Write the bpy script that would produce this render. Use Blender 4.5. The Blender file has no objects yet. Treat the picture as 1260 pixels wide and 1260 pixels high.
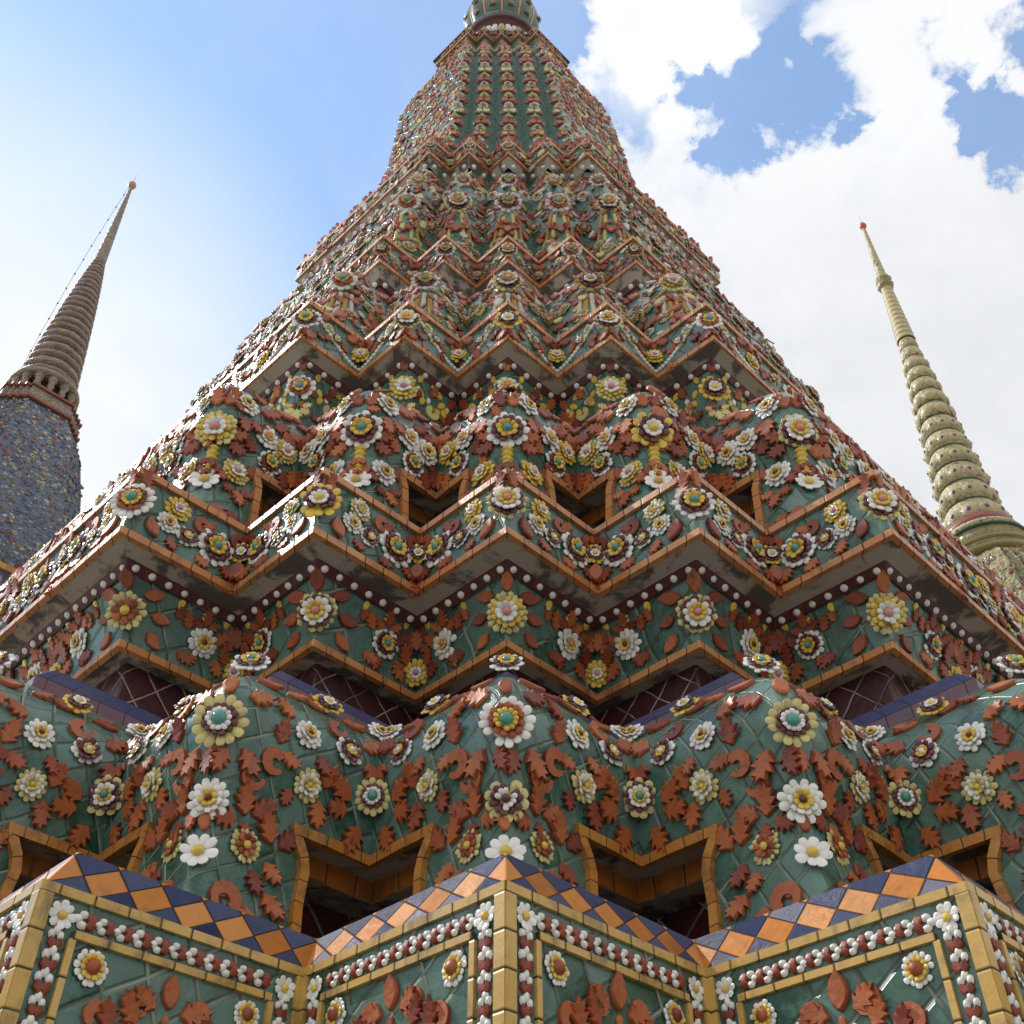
import bpy, bmesh, math, random
import numpy as np
from mathutils import Vector, Matrix
random.seed(7); np.random.seed(7)
R = math.radians
sc = bpy.context.scene
EYE = 1.5                      # camera height; profile heights below are measured from it

# ------------------------------------------------------------------ camera
PITCH = 42.93; FPX = 1395.0; AX = 15.0      # AX: distance to the axis of the big chedi
cam = bpy.data.cameras.new("camera"); cam.sensor_width = 36; cam.lens = 36 * FPX / 1260
cam.clip_start = 0.05; cam.clip_end = 6000
co = bpy.data.objects.new("camera", cam); sc.collection.objects.link(co)
co.location = (0.0, -AX, EYE); co.rotation_euler = (R(90 + PITCH), 0.0, R(-0.34))
sc.camera = co

# ------------------------------------------------------------------ light
SUN_AZ = Vector((-0.90, 0.436)); SUN_EL = 46.0
sun = bpy.data.lights.new("sun", 'SUN'); sun.energy = 1.9; sun.angle = R(0.5); sun.color = (1.0, 0.95, 0.87)
so = bpy.data.objects.new("sun", sun); sc.collection.objects.link(so)
sd = Vector((SUN_AZ.x * math.cos(R(SUN_EL)), SUN_AZ.y * math.cos(R(SUN_EL)), math.sin(R(SUN_EL)))).normalized()
so.rotation_euler = (-sd).to_track_quat('-Z', 'Y').to_euler(); so.location = (-30, 10, 60)

SKY = 0.15
w = bpy.data.worlds.new("World"); sc.world = w; w.use_nodes = True
sc.view_settings.view_transform = 'Standard'; sc.view_settings.look = 'None'
EXPO = 0.8
sc.view_settings.exposure = EXPO; sc.view_settings.gamma = 1.0

class NT:
    """small helper for building node trees"""
    def __init__(s, tree): s.t = tree; s.n = tree.nodes; s.l = tree.links
    def new(s, ty, **kw):
        n = s.n.new(ty)
        for k, v in kw.items(): setattr(n, k, v)
        return n
    def put(s, sock, v):
        if isinstance(v, bpy.types.NodeSocket): s.l.new(v, sock)
        else: sock.default_value = v
    def m(s, op, a, b=None, c=None, clamp=False):
        n = s.new('ShaderNodeMath', operation=op); n.use_clamp = clamp
        s.put(n.inputs[0], a)
        if b is not None: s.put(n.inputs[1], b)
        if c is not None: s.put(n.inputs[2], c)
        return n.outputs[0]
    def vm(s, op, a, b=None, out=0):
        n = s.new('ShaderNodeVectorMath', operation=op); s.put(n.inputs[0], a)
        if b is not None: s.put(n.inputs[1], b)
        return n.outputs[out]
    def ss(s, x, a, b):
        n = s.new('ShaderNodeMapRange', interpolation_type='SMOOTHSTEP')
        s.put(n.inputs[0], x); n.inputs[1].default_value = a; n.inputs[2].default_value = b
        return n.outputs[0]
    def mix(s, f, a, b):
        n = s.new('ShaderNodeMix', data_type='RGBA'); s.put(n.inputs[0], f)
        for i, v in ((6, a), (7, b)):
            if isinstance(v, tuple) and len(v) == 3: v = v + (1,)
            s.put(n.inputs[i], v)
        return n.outputs[2]
    def noise(s, vec, scale, detail=4, rough=.55, dist=0, out=0):
        n = s.new('ShaderNodeTexNoise'); s.put(n.inputs['Vector'], vec)
        n.inputs['Scale'].default_value = scale; n.inputs['Detail'].default_value = detail
        n.inputs['Roughness'].default_value = rough; n.inputs['Distortion'].default_value = dist
        return n.outputs[out]

def px_dir(x, y):
    u = (x - 630) / FPX; v = (630 - y) / FPX; c, s_ = math.cos(R(PITCH)), math.sin(R(PITCH))
    return Vector((u, c - v * s_, s_ + v * c)).normalized()

t = NT(w.node_tree); t.n.clear()
sky = t.new('ShaderNodeTexSky', sky_type='NISHITA'); sky.sun_disc = False
sky.sun_elevation = R(SUN_EL); sky.sun_rotation = math.atan2(sd.x, sd.y)
sky.air_density = 1.0; sky.dust_density = .1; sky.ozone_density = 1.0
gen = t.new('ShaderNodeTexCoord').outputs['Generated']
dv = t.vm('NORMALIZE', gen)
sep = t.new('ShaderNodeSeparateXYZ'); t.l.new(dv, sep.inputs[0])
zz = t.m('ADD', t.m('MAXIMUM', sep.outputs[2], 0.0), 0.25)
flat = t.new('ShaderNodeCombineXYZ')
t.put(flat.inputs[0], t.m('DIVIDE', sep.outputs[0], zz)); t.put(flat.inputs[1], t.m('DIVIDE', sep.outputs[1], zz))
fl = flat.outputs[0]
n1 = t.noise(fl, 4.2, 9, .56, .25); n2 = t.noise(fl, 11.0, 8, .6, .3); n3 = t.noise(fl, 2.0, 5, .5, 0); n4 = t.noise(fl, 26.0, 6, .6, .2)
dens = t.m('ADD', t.m('MULTIPLY', n1, .8), t.m('MULTIPLY', n2, .34))
right = t.ss(sep.outputs[0], -0.01, 0.10)                       # cloud bank east of the tower
south = t.ss(sep.outputs[1], .12, -.10)                         # unseen cloud added behind the viewer, for whiter light on the front
bias = t.m('MULTIPLY', t.m('MAXIMUM', right, t.m('MULTIPLY', south, .85)), 0.36)
def spot(x, y, rad, amp):
    global bias
    d = t.vm('DISTANCE', dv, tuple(px_dir(x, y)), out=1)
    d = t.m('ADD', d, t.m('ADD', t.m('MULTIPLY', t.m('SUBTRACT', n2, .5), .13), t.m('MULTIPLY', t.m('SUBTRACT', n4, .5), .09)))
    k = t.ss(d, rad, rad * .15)
    bias = t.m('ADD', bias, t.m('MULTIPLY', k, amp))
for a in ((900, 115, .05, -.42), (950, 125, .055, -.46), (1010, 130, .05, -.40), (915, 175, .035, -.34), (860, 110, .032, -.26), (1045, 150, .025, -.25), (1210, 135, .05, -.5), (1185, 95, .04, -.36), (1240, 165, .04, -.4), (1255, 50, .035, -.3), (690, 25, .04, -.4), (765, 135, .045, -.24), (725, 165, .03, -.22), (950, 10, .03, -.16), (825, 50, .10, .14), (1120, 60, .08, .14), (30, 470, .24, .12)): spot(*a)
dens = t.m('ADD', dens, bias)
cloud = t.ss(dens, .57, .91)
veil = t.m('MULTIPLY', t.ss(t.vm('DISTANCE', dv, tuple(px_dir(-40, 600)), out=1), .46, .08), t.m('ADD', .62, t.m('MULTIPLY', n3, .7)), clamp=True)
veil2 = t.m('ADD', .10, t.m('MULTIPLY', t.ss(n1, .35, .75), .16))
cov = t.m('MAXIMUM', t.m('MAXIMUM', cloud, veil), veil2)
shade = t.m('ADD', t.m('ADD', t.m('MULTIPLY', t.ss(sep.outputs[2], .72, .93), .30), t.m('MULTIPLY', t.ss(sep.outputs[0], -.02, -.25), .26)), t.m('MULTIPLY', n2, .35))
CB = 2 ** -EXPO / SKY
ccol = t.mix(shade, (.74 * CB, .76 * CB, .79 * CB), (1.32 * CB, 1.33 * CB, 1.34 * CB))
skyb = t.vm('MULTIPLY', sky.outputs[0], (0.95, 1.06, 1.08))
bg = t.new('ShaderNodeBackground'); bg.inputs[1].default_value = SKY
t.l.new(t.mix(cov, skyb, ccol), bg.inputs[0])
t.l.new(bg.outputs[0], t.new('ShaderNodeOutputWorld').inputs[0])

# ------------------------------------------------------------------ materials
MATS = {}
def base_mat(name):
    m = bpy.data.materials.new(name); m.use_nodes = True; tt = NT(m.node_tree); tt.n.clear()
    b = tt.new('ShaderNodeBsdfPrincipled'); o = tt.new('ShaderNodeOutputMaterial'); tt.l.new(b.outputs[0], o.inputs[0])
    MATS[name] = m
    return m, tt, b

def glaze(name, col, rough=.3, var=.16, dirt=.45, coat=.2):
    """glazed ceramic: varies petal by petal, grime in soft patches"""
    m, t, b = base_mat(name)
    g = t.new('ShaderNodeNewGeometry'); tc = t.new('ShaderNodeTexCoord')
    rnd = g.outputs['Random Per Island']
    pos = g.outputs['Position']
    hsv = t.new('ShaderNodeHueSaturation'); hsv.inputs['Color'].default_value = col + (1,)
    t.put(hsv.inputs['Value'], t.m('ADD', 1 - var, t.m('MULTIPLY', rnd, 2 * var)))
    t.put(hsv.inputs['Hue'], t.m('ADD', .5 - .012, t.m('MULTIPLY', rnd, .024)))
    n = t.noise(pos, 38, 5, .65)
    n_b = t.noise(pos, 7, 3, .6)
    st = t.ss(t.noise(t.vm('MULTIPLY', pos, (5., 5., .7)), 2.2, 5, .65), .52, .72)
    f = t.m('ADD', t.m('MULTIPLY', t.m('MULTIPLY', t.ss(n, .48, .72), t.ss(n_b, .35, .7)), dirt * 1.4), t.m('MULTIPLY', st, dirt * .55), clamp=True)
    dark = tuple(c * .28 + .012 for c in col)
    t.put(b.inputs['Base Color'], t.mix(f, hsv.outputs[0], dark))
    t.put(b.inputs['Roughness'], t.m('ADD', rough, t.m('MULTIPLY', n, .22)))
    b.inputs['Coat Weight'].default_value = coat; b.inputs['Coat Roughness'].default_value = .12
    bp = t.new('ShaderNodeBump'); bp.inputs['Strength'].default_value = .25; bp.inputs['Distance'].default_value = .01
    t.put(bp.inputs['Height'], t.noise(pos, 55, 3, .5)); t.l.new(bp.outputs[0], b.inputs['Normal'])
    return m

def tiled(name, cols, su, sv, rot=0., grout=(.33, .33, .28), gw=.05, rough=.18, tilt=.35, dirt=.3, skew=0., checker=None, streak=.35, coat=.3):
    """glazed tiles laid in the UV space of the surface (metres)"""
    m, t, b = base_mat(name)
    uv = t.new('ShaderNodeUVMap').outputs[0]
    pos = t.new('ShaderNodeNewGeometry').outputs['Position']
    s = t.new('ShaderNodeSeparateXYZ'); t.l.new(uv, s.inputs[0])
    wob = t.m('MULTIPLY', t.m('SUBTRACT', t.noise(pos, 6, 2), .5), 1.6 / max(su, sv) * (0 if checker else 1))
    cr, sr = math.cos(R(rot)), math.sin(R(rot))
    x = t.m('ADD', t.m('MULTIPLY', s.outputs[0], cr), t.m('MULTIPLY', s.outputs[1], sr + skew))
    y = t.m('ADD', t.m('MULTIPLY', s.outputs[0], -sr), t.m('MULTIPLY', s.outputs[1], cr))
    x = t.m('ADD', t.m('MULTIPLY', x, su), wob if su > .1 else .5); y = t.m('ADD', t.m('MULTIPLY', y, sv), wob if sv > .1 else .5)
    fx, fy = t.m('FLOOR', x), t.m('FLOOR', y)
    rx, ry = t.m('SUBTRACT', x, fx), t.m('SUBTRACT', y, fy)
    cell = t.new('ShaderNodeCombineXYZ'); t.put(cell.inputs[0], fx); t.put(cell.inputs[1], fy)
    wn = t.new('ShaderNodeTexWhiteNoise', noise_dimensions='3D'); t.l.new(cell.outputs[0], wn.inputs['Vector'])
    if checker:
        par = t.m('MODULO', t.m('ABSOLUTE', t.m('ADD', fx, fy)), 2.0)
        par = t.m('GREATER_THAN', par, .5)
        c0 = t.mix(t.m('MULTIPLY', wn.outputs[0], 1.0), cols[0], cols[1]); c1 = t.mix(wn.outputs[0], cols[2], cols[3])
        col = t.mix(par, c0, c1)
    else:
        rp = t.new('ShaderNodeValToRGB'); rp.color_ramp.interpolation = 'LINEAR'
        e = rp.color_ramp.elements
        for i, c in enumerate(cols):
            k = e[i] if i < 2 else e.new(0)
            k.position = i / (len(cols) - 1); k.color = c + (1,)
        t.l.new(wn.outputs[0], rp.inputs[0]); col = rp.outputs[0]
    n = t.noise(pos, 26, 5, .65); nb = t.noise(pos, 4.5, 4, .6)
    # cloudy glaze inside each tile
    col = t.mix(t.m('MULTIPLY', t.ss(n, .35, .75), streak), col, tuple(min(1, c * 1.7 + .03) for c in cols[len(cols) // 2]) if not checker else (.3, .3, .3))
    col = t.mix(t.m('MULTIPLY', t.ss(t.m('ADD', t.m('MULTIPLY', n, .5), t.m('MULTIPLY', nb, .6)), .52, .75), dirt), col, (.03, .03, .028))
    st = t.ss(t.noise(t.vm('MULTIPLY', pos, (5., 5., .7)), 2.2, 5, .65), .52, .72)
    col = t.mix(t.m('MULTIPLY', st, min(.8, dirt * .9)), col, (.035, .034, .028))
    ex = t.m('MINIMUM', rx, t.m('SUBTRACT', 1.0, rx)); ey = t.m('MINIMUM', ry, t.m('SUBTRACT', 1.0, ry))
    edge = t.m('MINIMUM', ex, ey)
    gm = t.ss(edge, gw, gw * .45)
    gcol = t.mix(t.ss(nb, .45, .62), tuple(c * .35 for c in grout), grout)
    t.put(b.inputs['Base Color'], t.mix(gm, col, gcol))
    t.put(b.inputs['Roughness'], t.m('ADD', t.m('ADD', rough, t.m('MULTIPLY', n, .14)), t.m('MULTIPLY', gm, .4)))
    b.inputs['Specular IOR Level'].default_value = .18 if checker else .4
    b.inputs['Coat Weight'].default_value = coat * .4; b.inputs['Coat Roughness'].default_value = .1
    sc_ = t.new('ShaderNodeSeparateColor'); t.l.new(wn.outputs[1], sc_.inputs[0])
    h = t.m('ADD', t.m('MULTIPLY', t.m('SUBTRACT', sc_.outputs[0], .5), t.m('MULTIPLY', rx, tilt)), t.m('MULTIPLY', t.m('SUBTRACT', sc_.outputs[1], .5), t.m('MULTIPLY', ry, tilt)))
    h = t.m('ADD', h, t.m('MULTIPLY', t.ss(edge, 0, gw * 2), .25)); h = t.m('ADD', h, t.m('MULTIPLY', n, .03 if checker else .12))
    bp = t.new('ShaderNodeBump'); bp.inputs['Strength'].default_value = .6; bp.inputs['Distance'].default_value = .35 / max(su, sv)
    t.put(bp.inputs['Height'], h); t.l.new(bp.outputs[0], b.inputs['Normal'])
    return m

def plaster(name, col, stain=.8, scale=3.):
    m, t, b = base_mat(name)
    pos = t.new('ShaderNodeNewGeometry').outputs['Position']
    n = t.noise(pos, scale, 6, .65, .4); n2 = t.noise(pos, scale * 9, 4, .6)
    f = t.m('MULTIPLY', t.ss(n, .47, .58), stain)
    c = t.mix(f, tuple(k * 1. for k in col), (.035, .03, .025))
    c = t.mix(t.m('MULTIPLY', n2, .35), c, tuple(k * .6 for k in col))
    t.put(b.inputs['Base Color'], c); b.inputs['Roughness'].default_value = .85
    bp = t.new('ShaderNodeBump'); bp.inputs['Strength'].default_value = .4; bp.inputs['Distance'].default_value = .01
    t.put(bp.inputs['Height'], n2); t.l.new(bp.outputs[0], b.inputs['Normal'])
    return m

GREENS = [(.009, .058, .033), (.034, .125, .078), (.018, .09, .053), (.075, .172, .125), (.012, .066, .039), (.12, .20, .16)]
tiled('green_tile', GREENS, 10.5, 10.5, rot=33, gw=.045, tilt=.6, dirt=.5, streak=.5, grout=(.27, .30, .22), skew=-.18)
tiled('green_tile_mid', GREENS, 6.2, 6.2, rot=30, gw=.045, tilt=.6, dirt=.5, streak=.5, grout=(.24, .28, .20), skew=-.18)
tiled('green_tile_far', [(.03, .095, .055), (.075, .16, .105), (.05, .13, .08), (.125, .21, .15)], 3.2, 3.2, rot=45, gw=.04, grout=(.25, .29, .22))
tiled('bell_tile', [(.07, .155, .115), (.12, .22, .17), (.17, .27, .225), (.09, .185, .14)], 3.6, 3.6, rot=45, gw=.04, grout=(.25, .29, .22), dirt=.5, tilt=.5)
tiled('maroon_tile', [(.065, .012, .014), (.10, .02, .02), (.08, .016, .02), (.045, .010, .012)], 7.5, 7.5, rot=45, grout=(.46, .36, .30), gw=.035, rough=.3, streak=.12)
tiled('maroon_band', [(.10, .018, .018), (.14, .03, .026), (.07, .014, .016)], 12, 6, grout=(.2, .1, .08), gw=.03, rough=.35, streak=.12)
tiled('yellow_tile', [(.56, .34, .075), (.66, .41, .10), (.48, .28, .06), (.60, .38, .11)], 13.5, .01, grout=(.12, .08, .03), gw=.035, rough=.34, tilt=.5, streak=.22, dirt=.65)
tiled('yellow_tile_upright', [(.56, .34, .075), (.66, .41, .10), (.48, .28, .06), (.60, .38, .11)], .01, 9, grout=(.12, .08, .03), gw=.03, rough=.34, tilt=.5, streak=.22, dirt=.65)
tiled('orange_tile', [(.47, .17, .022), (.55, .22, .035), (.40, .135, .02), (.52, .24, .05)], 13, .01, grout=(.20, .12, .05), gw=.03, rough=.36, tilt=.5, streak=.18, dirt=.65)
tiled('orange_tile_mid', [(.50, .18, .05), (.56, .23, .07), (.44, .15, .04), (.58, .27, .10)], 9, .01, grout=(.17, .1, .05), gw=.03, rough=.35, tilt=.2, streak=.15, dirt=.5)
tiled('orange_brick', [(.42, .145, .02), (.50, .19, .03), (.36, .11, .018)], 8, 7, grout=(.22, .15, .08), gw=.03, rough=.35, tilt=.3, streak=.12, dirt=.5)
tiled('blue_tile', [(.035, .045, .14), (.06, .07, .19), (.045, .05, .12)], 9, 5, grout=(.09, .09, .13), gw=.02, rough=.3, streak=.15)
tiled('purple_tile', [(.16, .07, .09), (.20, .085, .09), (.12, .06, .09)], 9, 4, grout=(.25, .18, .14), gw=.02, rough=.3, streak=.15)
tiled('ledge_tile', [(.50, .165, .022), (.58, .225, .04), (.020, .030, .10), (.055, .06, .115)], 1.0, 1.0, rot=45, grout=(.10, .07, .06), gw=.022, rough=.45, checker=True, tilt=.35, streak=.04, dirt=.38, coat=0.)
plaster('plaster', (.42, .35, .275), .92, 3.6)
plaster('terrace_plaster', (.32, .29, .25), .5, 2.0)
W_ = 'petal_white'
glaze('petal_white', (.80, .77, .70), .26, .10, .42)
glaze('petal_grey', (.60, .55, .47), .4, .2, .7, .05)
glaze('petal_ochre', (.46, .27, .05), .4, .2, .6, .05)
glaze('petal_yellow', (.70, .46, .055), .28, .12, .35)
glaze('petal_cream', (.60, .50, .19), .3, .14, .5)
glaze('petal_maroon', (.105, .018, .024), .28, .2, .2)
glaze('petal_teal', (.07, .27, .21), .25, .2, .2)
glaze('petal_pink', (.62, .24, .20), .3, .2, .3)
glaze('petal_blue', (.10, .26, .42), .3, .2, .3)
glaze('terracotta', (.33, .07, .02), .42, .42, .85, .08)
glaze('terracotta_pale', (.38, .10, .055), .45, .22, .55, .05)
glaze('dark_green_glaze', (.035, .085, .05), .35, .3, .8)
glaze('orange_glaze', (.55, .22, .04), .35, .2, .4)
MC = {'W': 'petal_white', 'Y': 'petal_yellow', 'C': 'petal_cream', 'M': 'petal_maroon', 'G': 'petal_teal', 'P': 'petal_pink', 'B': 'petal_blue', 'T': 'terracotta', 'K': 'terracotta_pale', 'O': 'orange_glaze', 'Q': 'petal_grey', 'Z': 'petal_ochre'}

# ------------------------------------------------------------------ mesh batches
class Tpl:
    """flat template: vertices, loop indices, loop counts, material name per face"""
    def __init__(s): s.V = []; s.F = []; s.M = []
    def add(s, V, F, mat):
        o = len(s.V); s.V += [tuple(v) for v in V]; s.F += [tuple(i + o for i in f) for f in F]; s.M += [mat] * len(F)
    def done(s):
        s.v = np.array(s.V, float).reshape(-1, 3); s.loops = np.array([i for f in s.F for i in f], int)
        s.tot = np.array([len(f) for f in s.F], int); s.mn = sorted(set(s.M)); s.mi = np.array([s.mn.index(m) for m in s.M], int)
        return s
    def joined(s, other):
        r = Tpl(); r.V = list(s.V); r.F = list(s.F); r.M = list(s.M); o = len(r.V)
        r.V += other.V; r.F += [tuple(i + o for i in f) for f in other.F]; r.M += other.M
        return r.done()

class Batch:
    def __init__(s): s.items = []
    def put(s, tpl, mat4=None): s.items.append((tpl, mat4))
    def mesh(s, name, smooth=False):
        names = []; V = []; L = []; T = []; MI = []; off = 0
        for tp, m in s.items:
            v = tp.v
            if m is not None:
                a = np.array(m); v = v @ a[:3, :3].T + a[:3, 3]
            for n in tp.mn:
                if n not in names: names.append(n)
            lut = np.array([names.index(n) for n in tp.mn], int)
            V.append(v); L.append(tp.loops + off); T.append(tp.tot); MI.append(lut[tp.mi]); off += len(v)
        V = np.concatenate(V); L = np.concatenate(L); T = np.concatenate(T); MI = np.concatenate(MI)
        me = bpy.data.meshes.new(name)
        me.vertices.add(len(V)); me.vertices.foreach_set('co', V.ravel())
        me.loops.add(len(L)); me.loops.foreach_set('vertex_index', L.astype(np.int32))
        me.polygons.add(len(T)); st = np.concatenate(([0], np.cumsum(T)[:-1]))
        me.polygons.foreach_set('loop_start', st.astype(np.int32))
        me.polygons.foreach_set('material_index', MI.astype(np.int32))
        me.polygons.foreach_set('use_smooth', np.full(len(T), smooth))
        for n in names: me.materials.append(MATS[n])
        me.update(calc_edges=True); me.validate()
        return me
    def build(s, name, parent=None, smooth=False):
        return link(name, s.mesh(name, smooth), parent)

def link(name, data, parent=None, **props):
    o = bpy.data.objects.new(name, data); sc.collection.objects.link(o)
    if parent is not None: o.parent = parent
    for k, v in props.items(): o[k] = v
    return o
def thing(name, label, cat, loc=(0, 0, 0), group=None):
    o = link(name, None); o.location = loc; o['label'] = label; o['category'] = cat
    if group: o['group'] = group
    return o

# ------------------------------------------------------------------ ground
def grid_ground():
    me = bpy.data.meshes.new('ground')
    S = 900
    me.from_pydata([(-S, -S, 0), (S, -S, 0), (S, S, 0), (-S, S, 0)], [], [(0, 1, 2, 3)])
    uvl = me.uv_layers.new(name='UVMap')
    for i, l in enumerate(me.loops): uvl.data[i].uv = me.vertices[l.vertex_index].co.xy
    return me
tiled('ground_paving', [(.30, .28, .25), (.36, .34, .30), (.26, .25, .23), (.33, .31, .28)], 1.6, 1.6, grout=(.16, .15, .13), gw=.015, rough=.6, tilt=.05, streak=.2, coat=0.0)
g = link('ground', grid_ground(), kind='structure'); g.data.materials.append(MATS['ground_paving'])

# ------------------------------------------------------------------ the redented plan
class Plan:
    """A square tower standing corner-on, each corner stepped into five salient angles.
    Profile points are (Y, h): Y counts from the eye's plane to the line of salient angles."""
    def __init__(s, pts, r=.012, smooth=0):
        for _ in range(smooth):
            q = [pts[0]]
            for a, b in zip(pts, pts[1:]):
                q += [(a[0] * .75 + b[0] * .25, a[1] * .75 + b[1] * .25), (a[0] * .25 + b[0] * .75, a[1] * .25 + b[1] * .75)]
            pts = q + [pts[-1]]
        s.pts = pts; s.r = r
    def pitch(s, h):
        if s.k: return s.k * (AX - s.Y(h))
        for (a, pa), (b, pb) in (((20, .714), (23, .57)), ((23, .57), (27, .475)), ((27, .475), (30, .44))):
            if a < h <= b: return pa + (pb - pa) * (h - a) / (b - a)
        if h > 30: return .44
        return .894 - .009 * h
    k = 0
    def lean(s, h): return 0 if (h < 24 or s.k) else -.035 * (h - 24)
    def Y(s, h):
        P = s.pts
        if h <= P[0][1]: return P[0][0]
        for (a, b), (c, d) in zip(P, P[1:]):
            if h <= d: return a + (c - a) * (h - b) / max(1e-9, d - b)
        return P[-1][0]
    def seglen(s, Y, h, c, sg):
        p = s.pitch(h)
        if abs(c) == 2 and sg * c > 0: return (AX - Y - 2 * p) * math.sqrt(2) / 2
        return p / math.sqrt(2)
    def xy(s, Y, h, c, sg, a, r=None):
        """plan point (front corner) at distance a along facet sg from salient angle c"""
        p = s.pitch(h); r = s.r if r is None else r; d = AX - Y; r = min(r, p * .55)
        x0 = c * p; y0 = -d; q = math.sqrt(.5)
        if a < r:
            f = sg * a / r * math.pi / 4
            return x0 + r * math.sin(f), y0 + r / q - r * math.cos(f)
        return x0 + sg * a * q, y0 + a * q
    def pt(s, c, sg, a, h, proud=0.):
        x, y = s.xy(s.Y(h) - proud, h, c, sg, a)
        return Vector((x + s.lean(h), y, h + EYE))
    def frame(s, c, sg, a, h, crease=False):
        e = .004
        P = s.pt(c, sg, a, h)
        if crease == 'flat': n2 = Vector((sg, -1, 0)).normalized()
        elif crease: n2 = Vector((0, -1, 0))
        else:
            f = sg * min(a / max(s.r, 1e-6), 1) * math.pi / 4
            if s.r < .03 and a < .03: f = 0
            n2 = Vector((math.sin(f), -math.cos(f), 0))
        U = Vector((-n2.y, n2.x, 0))
        k = 1.0 if (crease is True or (a < .03 and s.r < .03)) else max(abs(n2.y), .7)
        hh = min(max(h, s.pts[0][1] + .03), s.pts[-1][1] - .03)
        dY = (s.Y(hh + .03) - s.Y(hh - .03)) / .06
        Vv = (Vector((0, 0, 1)) - n2 * dY * k).normalized()
        N = U.cross(Vv).normalized()
        return P, U, Vv, N

ROT = [Matrix.Rotation(k * math.pi / 2, 3, 'Z') for k in range(4)]
def sweep(name, plan, mat, parent, unit=None, nv=1.0, sub=3, legs=None, smooth=True, corners=(0, 1, 2, 3), zoff=0., uoff=0., voff=0.):
    """ring surface of a profile round the redented plan, with UVs in metres (or unit tiles per facet)"""
    V = []; F = []; UV = []
    P = plan.pts; arc = [0]
    for a, b in zip(P, P[1:]): arc.append(arc[-1] + math.hypot(b[0] - a[0], b[1] - a[1]))
    for k in corners:
        for c in range(-2, 3):
            cols = []
            r = plan.r
            fr = [j / 4 * r for j in range(1, 5)]
            for sg in (-1, 1):
                L_ = [(sg, ('r', a)) for a in fr] + [(sg, ('s', (j + 1) / sub)) for j in range(sub)]
                cols = (list(reversed(L_)) + [(1, ('r', 0.))]) if sg == -1 else cols + L_
            base = len(V)
            for i, (Y, h) in enumerate(P):
                for sg, (ty, val) in cols:
                    Ls = plan.seglen(Y, h, c, sg)
                    if ty == 'r': a = val
                    else: a = r + (Ls - r) * val
                    if legs:
                        main = abs(c) == 2 and sg * c > 0
                        if not main: a *= legs(h)
                    x, y = plan.xy(Y, h, c, sg, a)
                    v = ROT[k] @ Vector((x, y, 0)); V.append((v.x + plan.lean(h), v.y, h + EYE + zoff))
                    L0 = plan.pitch(h) / math.sqrt(2)
                    u = sg * a + c * 7.3 + k * 31.7 if unit is None else uoff + sg * a / L0 * unit + c * 1.4142 * 12
                    UV.append((u, arc[i] * nv if unit is None else voff + arc[i] / arc[-1] * nv))
            n = len(cols)
            for i in range(len(P) - 1):
                for j in range(n - 1):
                    F.append((base + i * n + j, base + i * n + j + 1, base + (i + 1) * n + j + 1, base + (i + 1) * n + j))
    me = bpy.data.meshes.new(name); me.from_pydata(V, [], F)
    ul = me.uv_layers.new(name='UVMap')
    li = np.zeros(len(me.loops), int); me.loops.foreach_get('vertex_index', li)
    ul.data.foreach_set('uv', np.array(UV)[li].ravel())
    me.polygons.foreach_set('use_smooth', np.full(len(me.polygons), smooth))
    me.materials.append(MATS[mat]); me.update()
    return link(name, me, parent)

def rail(name, Y, h0, h1, proud, mat, parent, inner=.02):
    """a band of tiles standing proud all the way round"""
    o = sweep(name, Plan([(Y + inner, h0), (Y - proud, h0 + .0005), (Y - proud, h1 - .0005), (Y + inner, h1)], r=.006), mat, parent, smooth=False, sub=9)
    amp = (h1 - h0) * .05
    for v in o.data.vertices:
        x, y, z = v.co; n = math.sin(x * 9.1 / Y + y * 7.3 / Y + h0 * 5) + .6 * math.sin(x * 23.7 / Y - y * 19.1 / Y + h0)
        v.co.z += amp * n * .6; r_ = 1 - amp * .35 * math.sin(x * 17.3 / Y + y * 13.9 / Y + 2) / 12; v.co.x *= r_; v.co.y *= r_
    return o

def trim(name, plan, path, width, thick, mat, parent, back=.01):
    """tile strip along a path [(c, sg, a, h)] on a surface, with thickness; UV u runs along it"""
    P = []; N = []
    for c, sg, a, h, cr in path:
        p, U, Vv, n = plan.frame(c, sg, a, h, cr)
        P.append(p); N.append(n)
    V = []; F = []; UV = []; L = 0
    for i, p in enumerate(P):
        T = (P[min(i + 1, len(P) - 1)] - P[max(i - 1, 0)]).normalized(); n = N[i]
        B = T.cross(n).normalized(); n = B.cross(T).normalized()
        if i: L += (p - P[i - 1]).length
        V += [p + B * width / 2 - n * back, p + B * width / 2 + n * thick, p - B * width / 2 + n * thick, p - B * width / 2 - n * back]
        UV += [(L, 0), (L, .02), (L, .05), (L, .07)]
    for i in range(len(P) - 1):
        for j in range(4):
            F.append((i * 4 + j, i * 4 + (j + 1) % 4, (i + 1) * 4 + (j + 1) % 4, (i + 1) * 4 + j))
    F += [(3, 2, 1, 0), tuple(len(V) - 4 + j for j in range(4))]
    me = bpy.data.meshes.new(name); me.from_pydata([tuple(v) for v in V], [], F)
    ul = me.uv_layers.new(name='UVMap')
    for i, l in enumerate(me.loops): ul.data[i].uv = UV[l.vertex_index]
    me.materials.append(MATS[mat]); me.update()
    bm = bmesh.new(); bm.from_mesh(me); bmesh.ops.recalc_face_normals(bm, faces=bm.faces); bm.to_mesh(me); bm.free()
    return link(name, me, parent)

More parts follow.
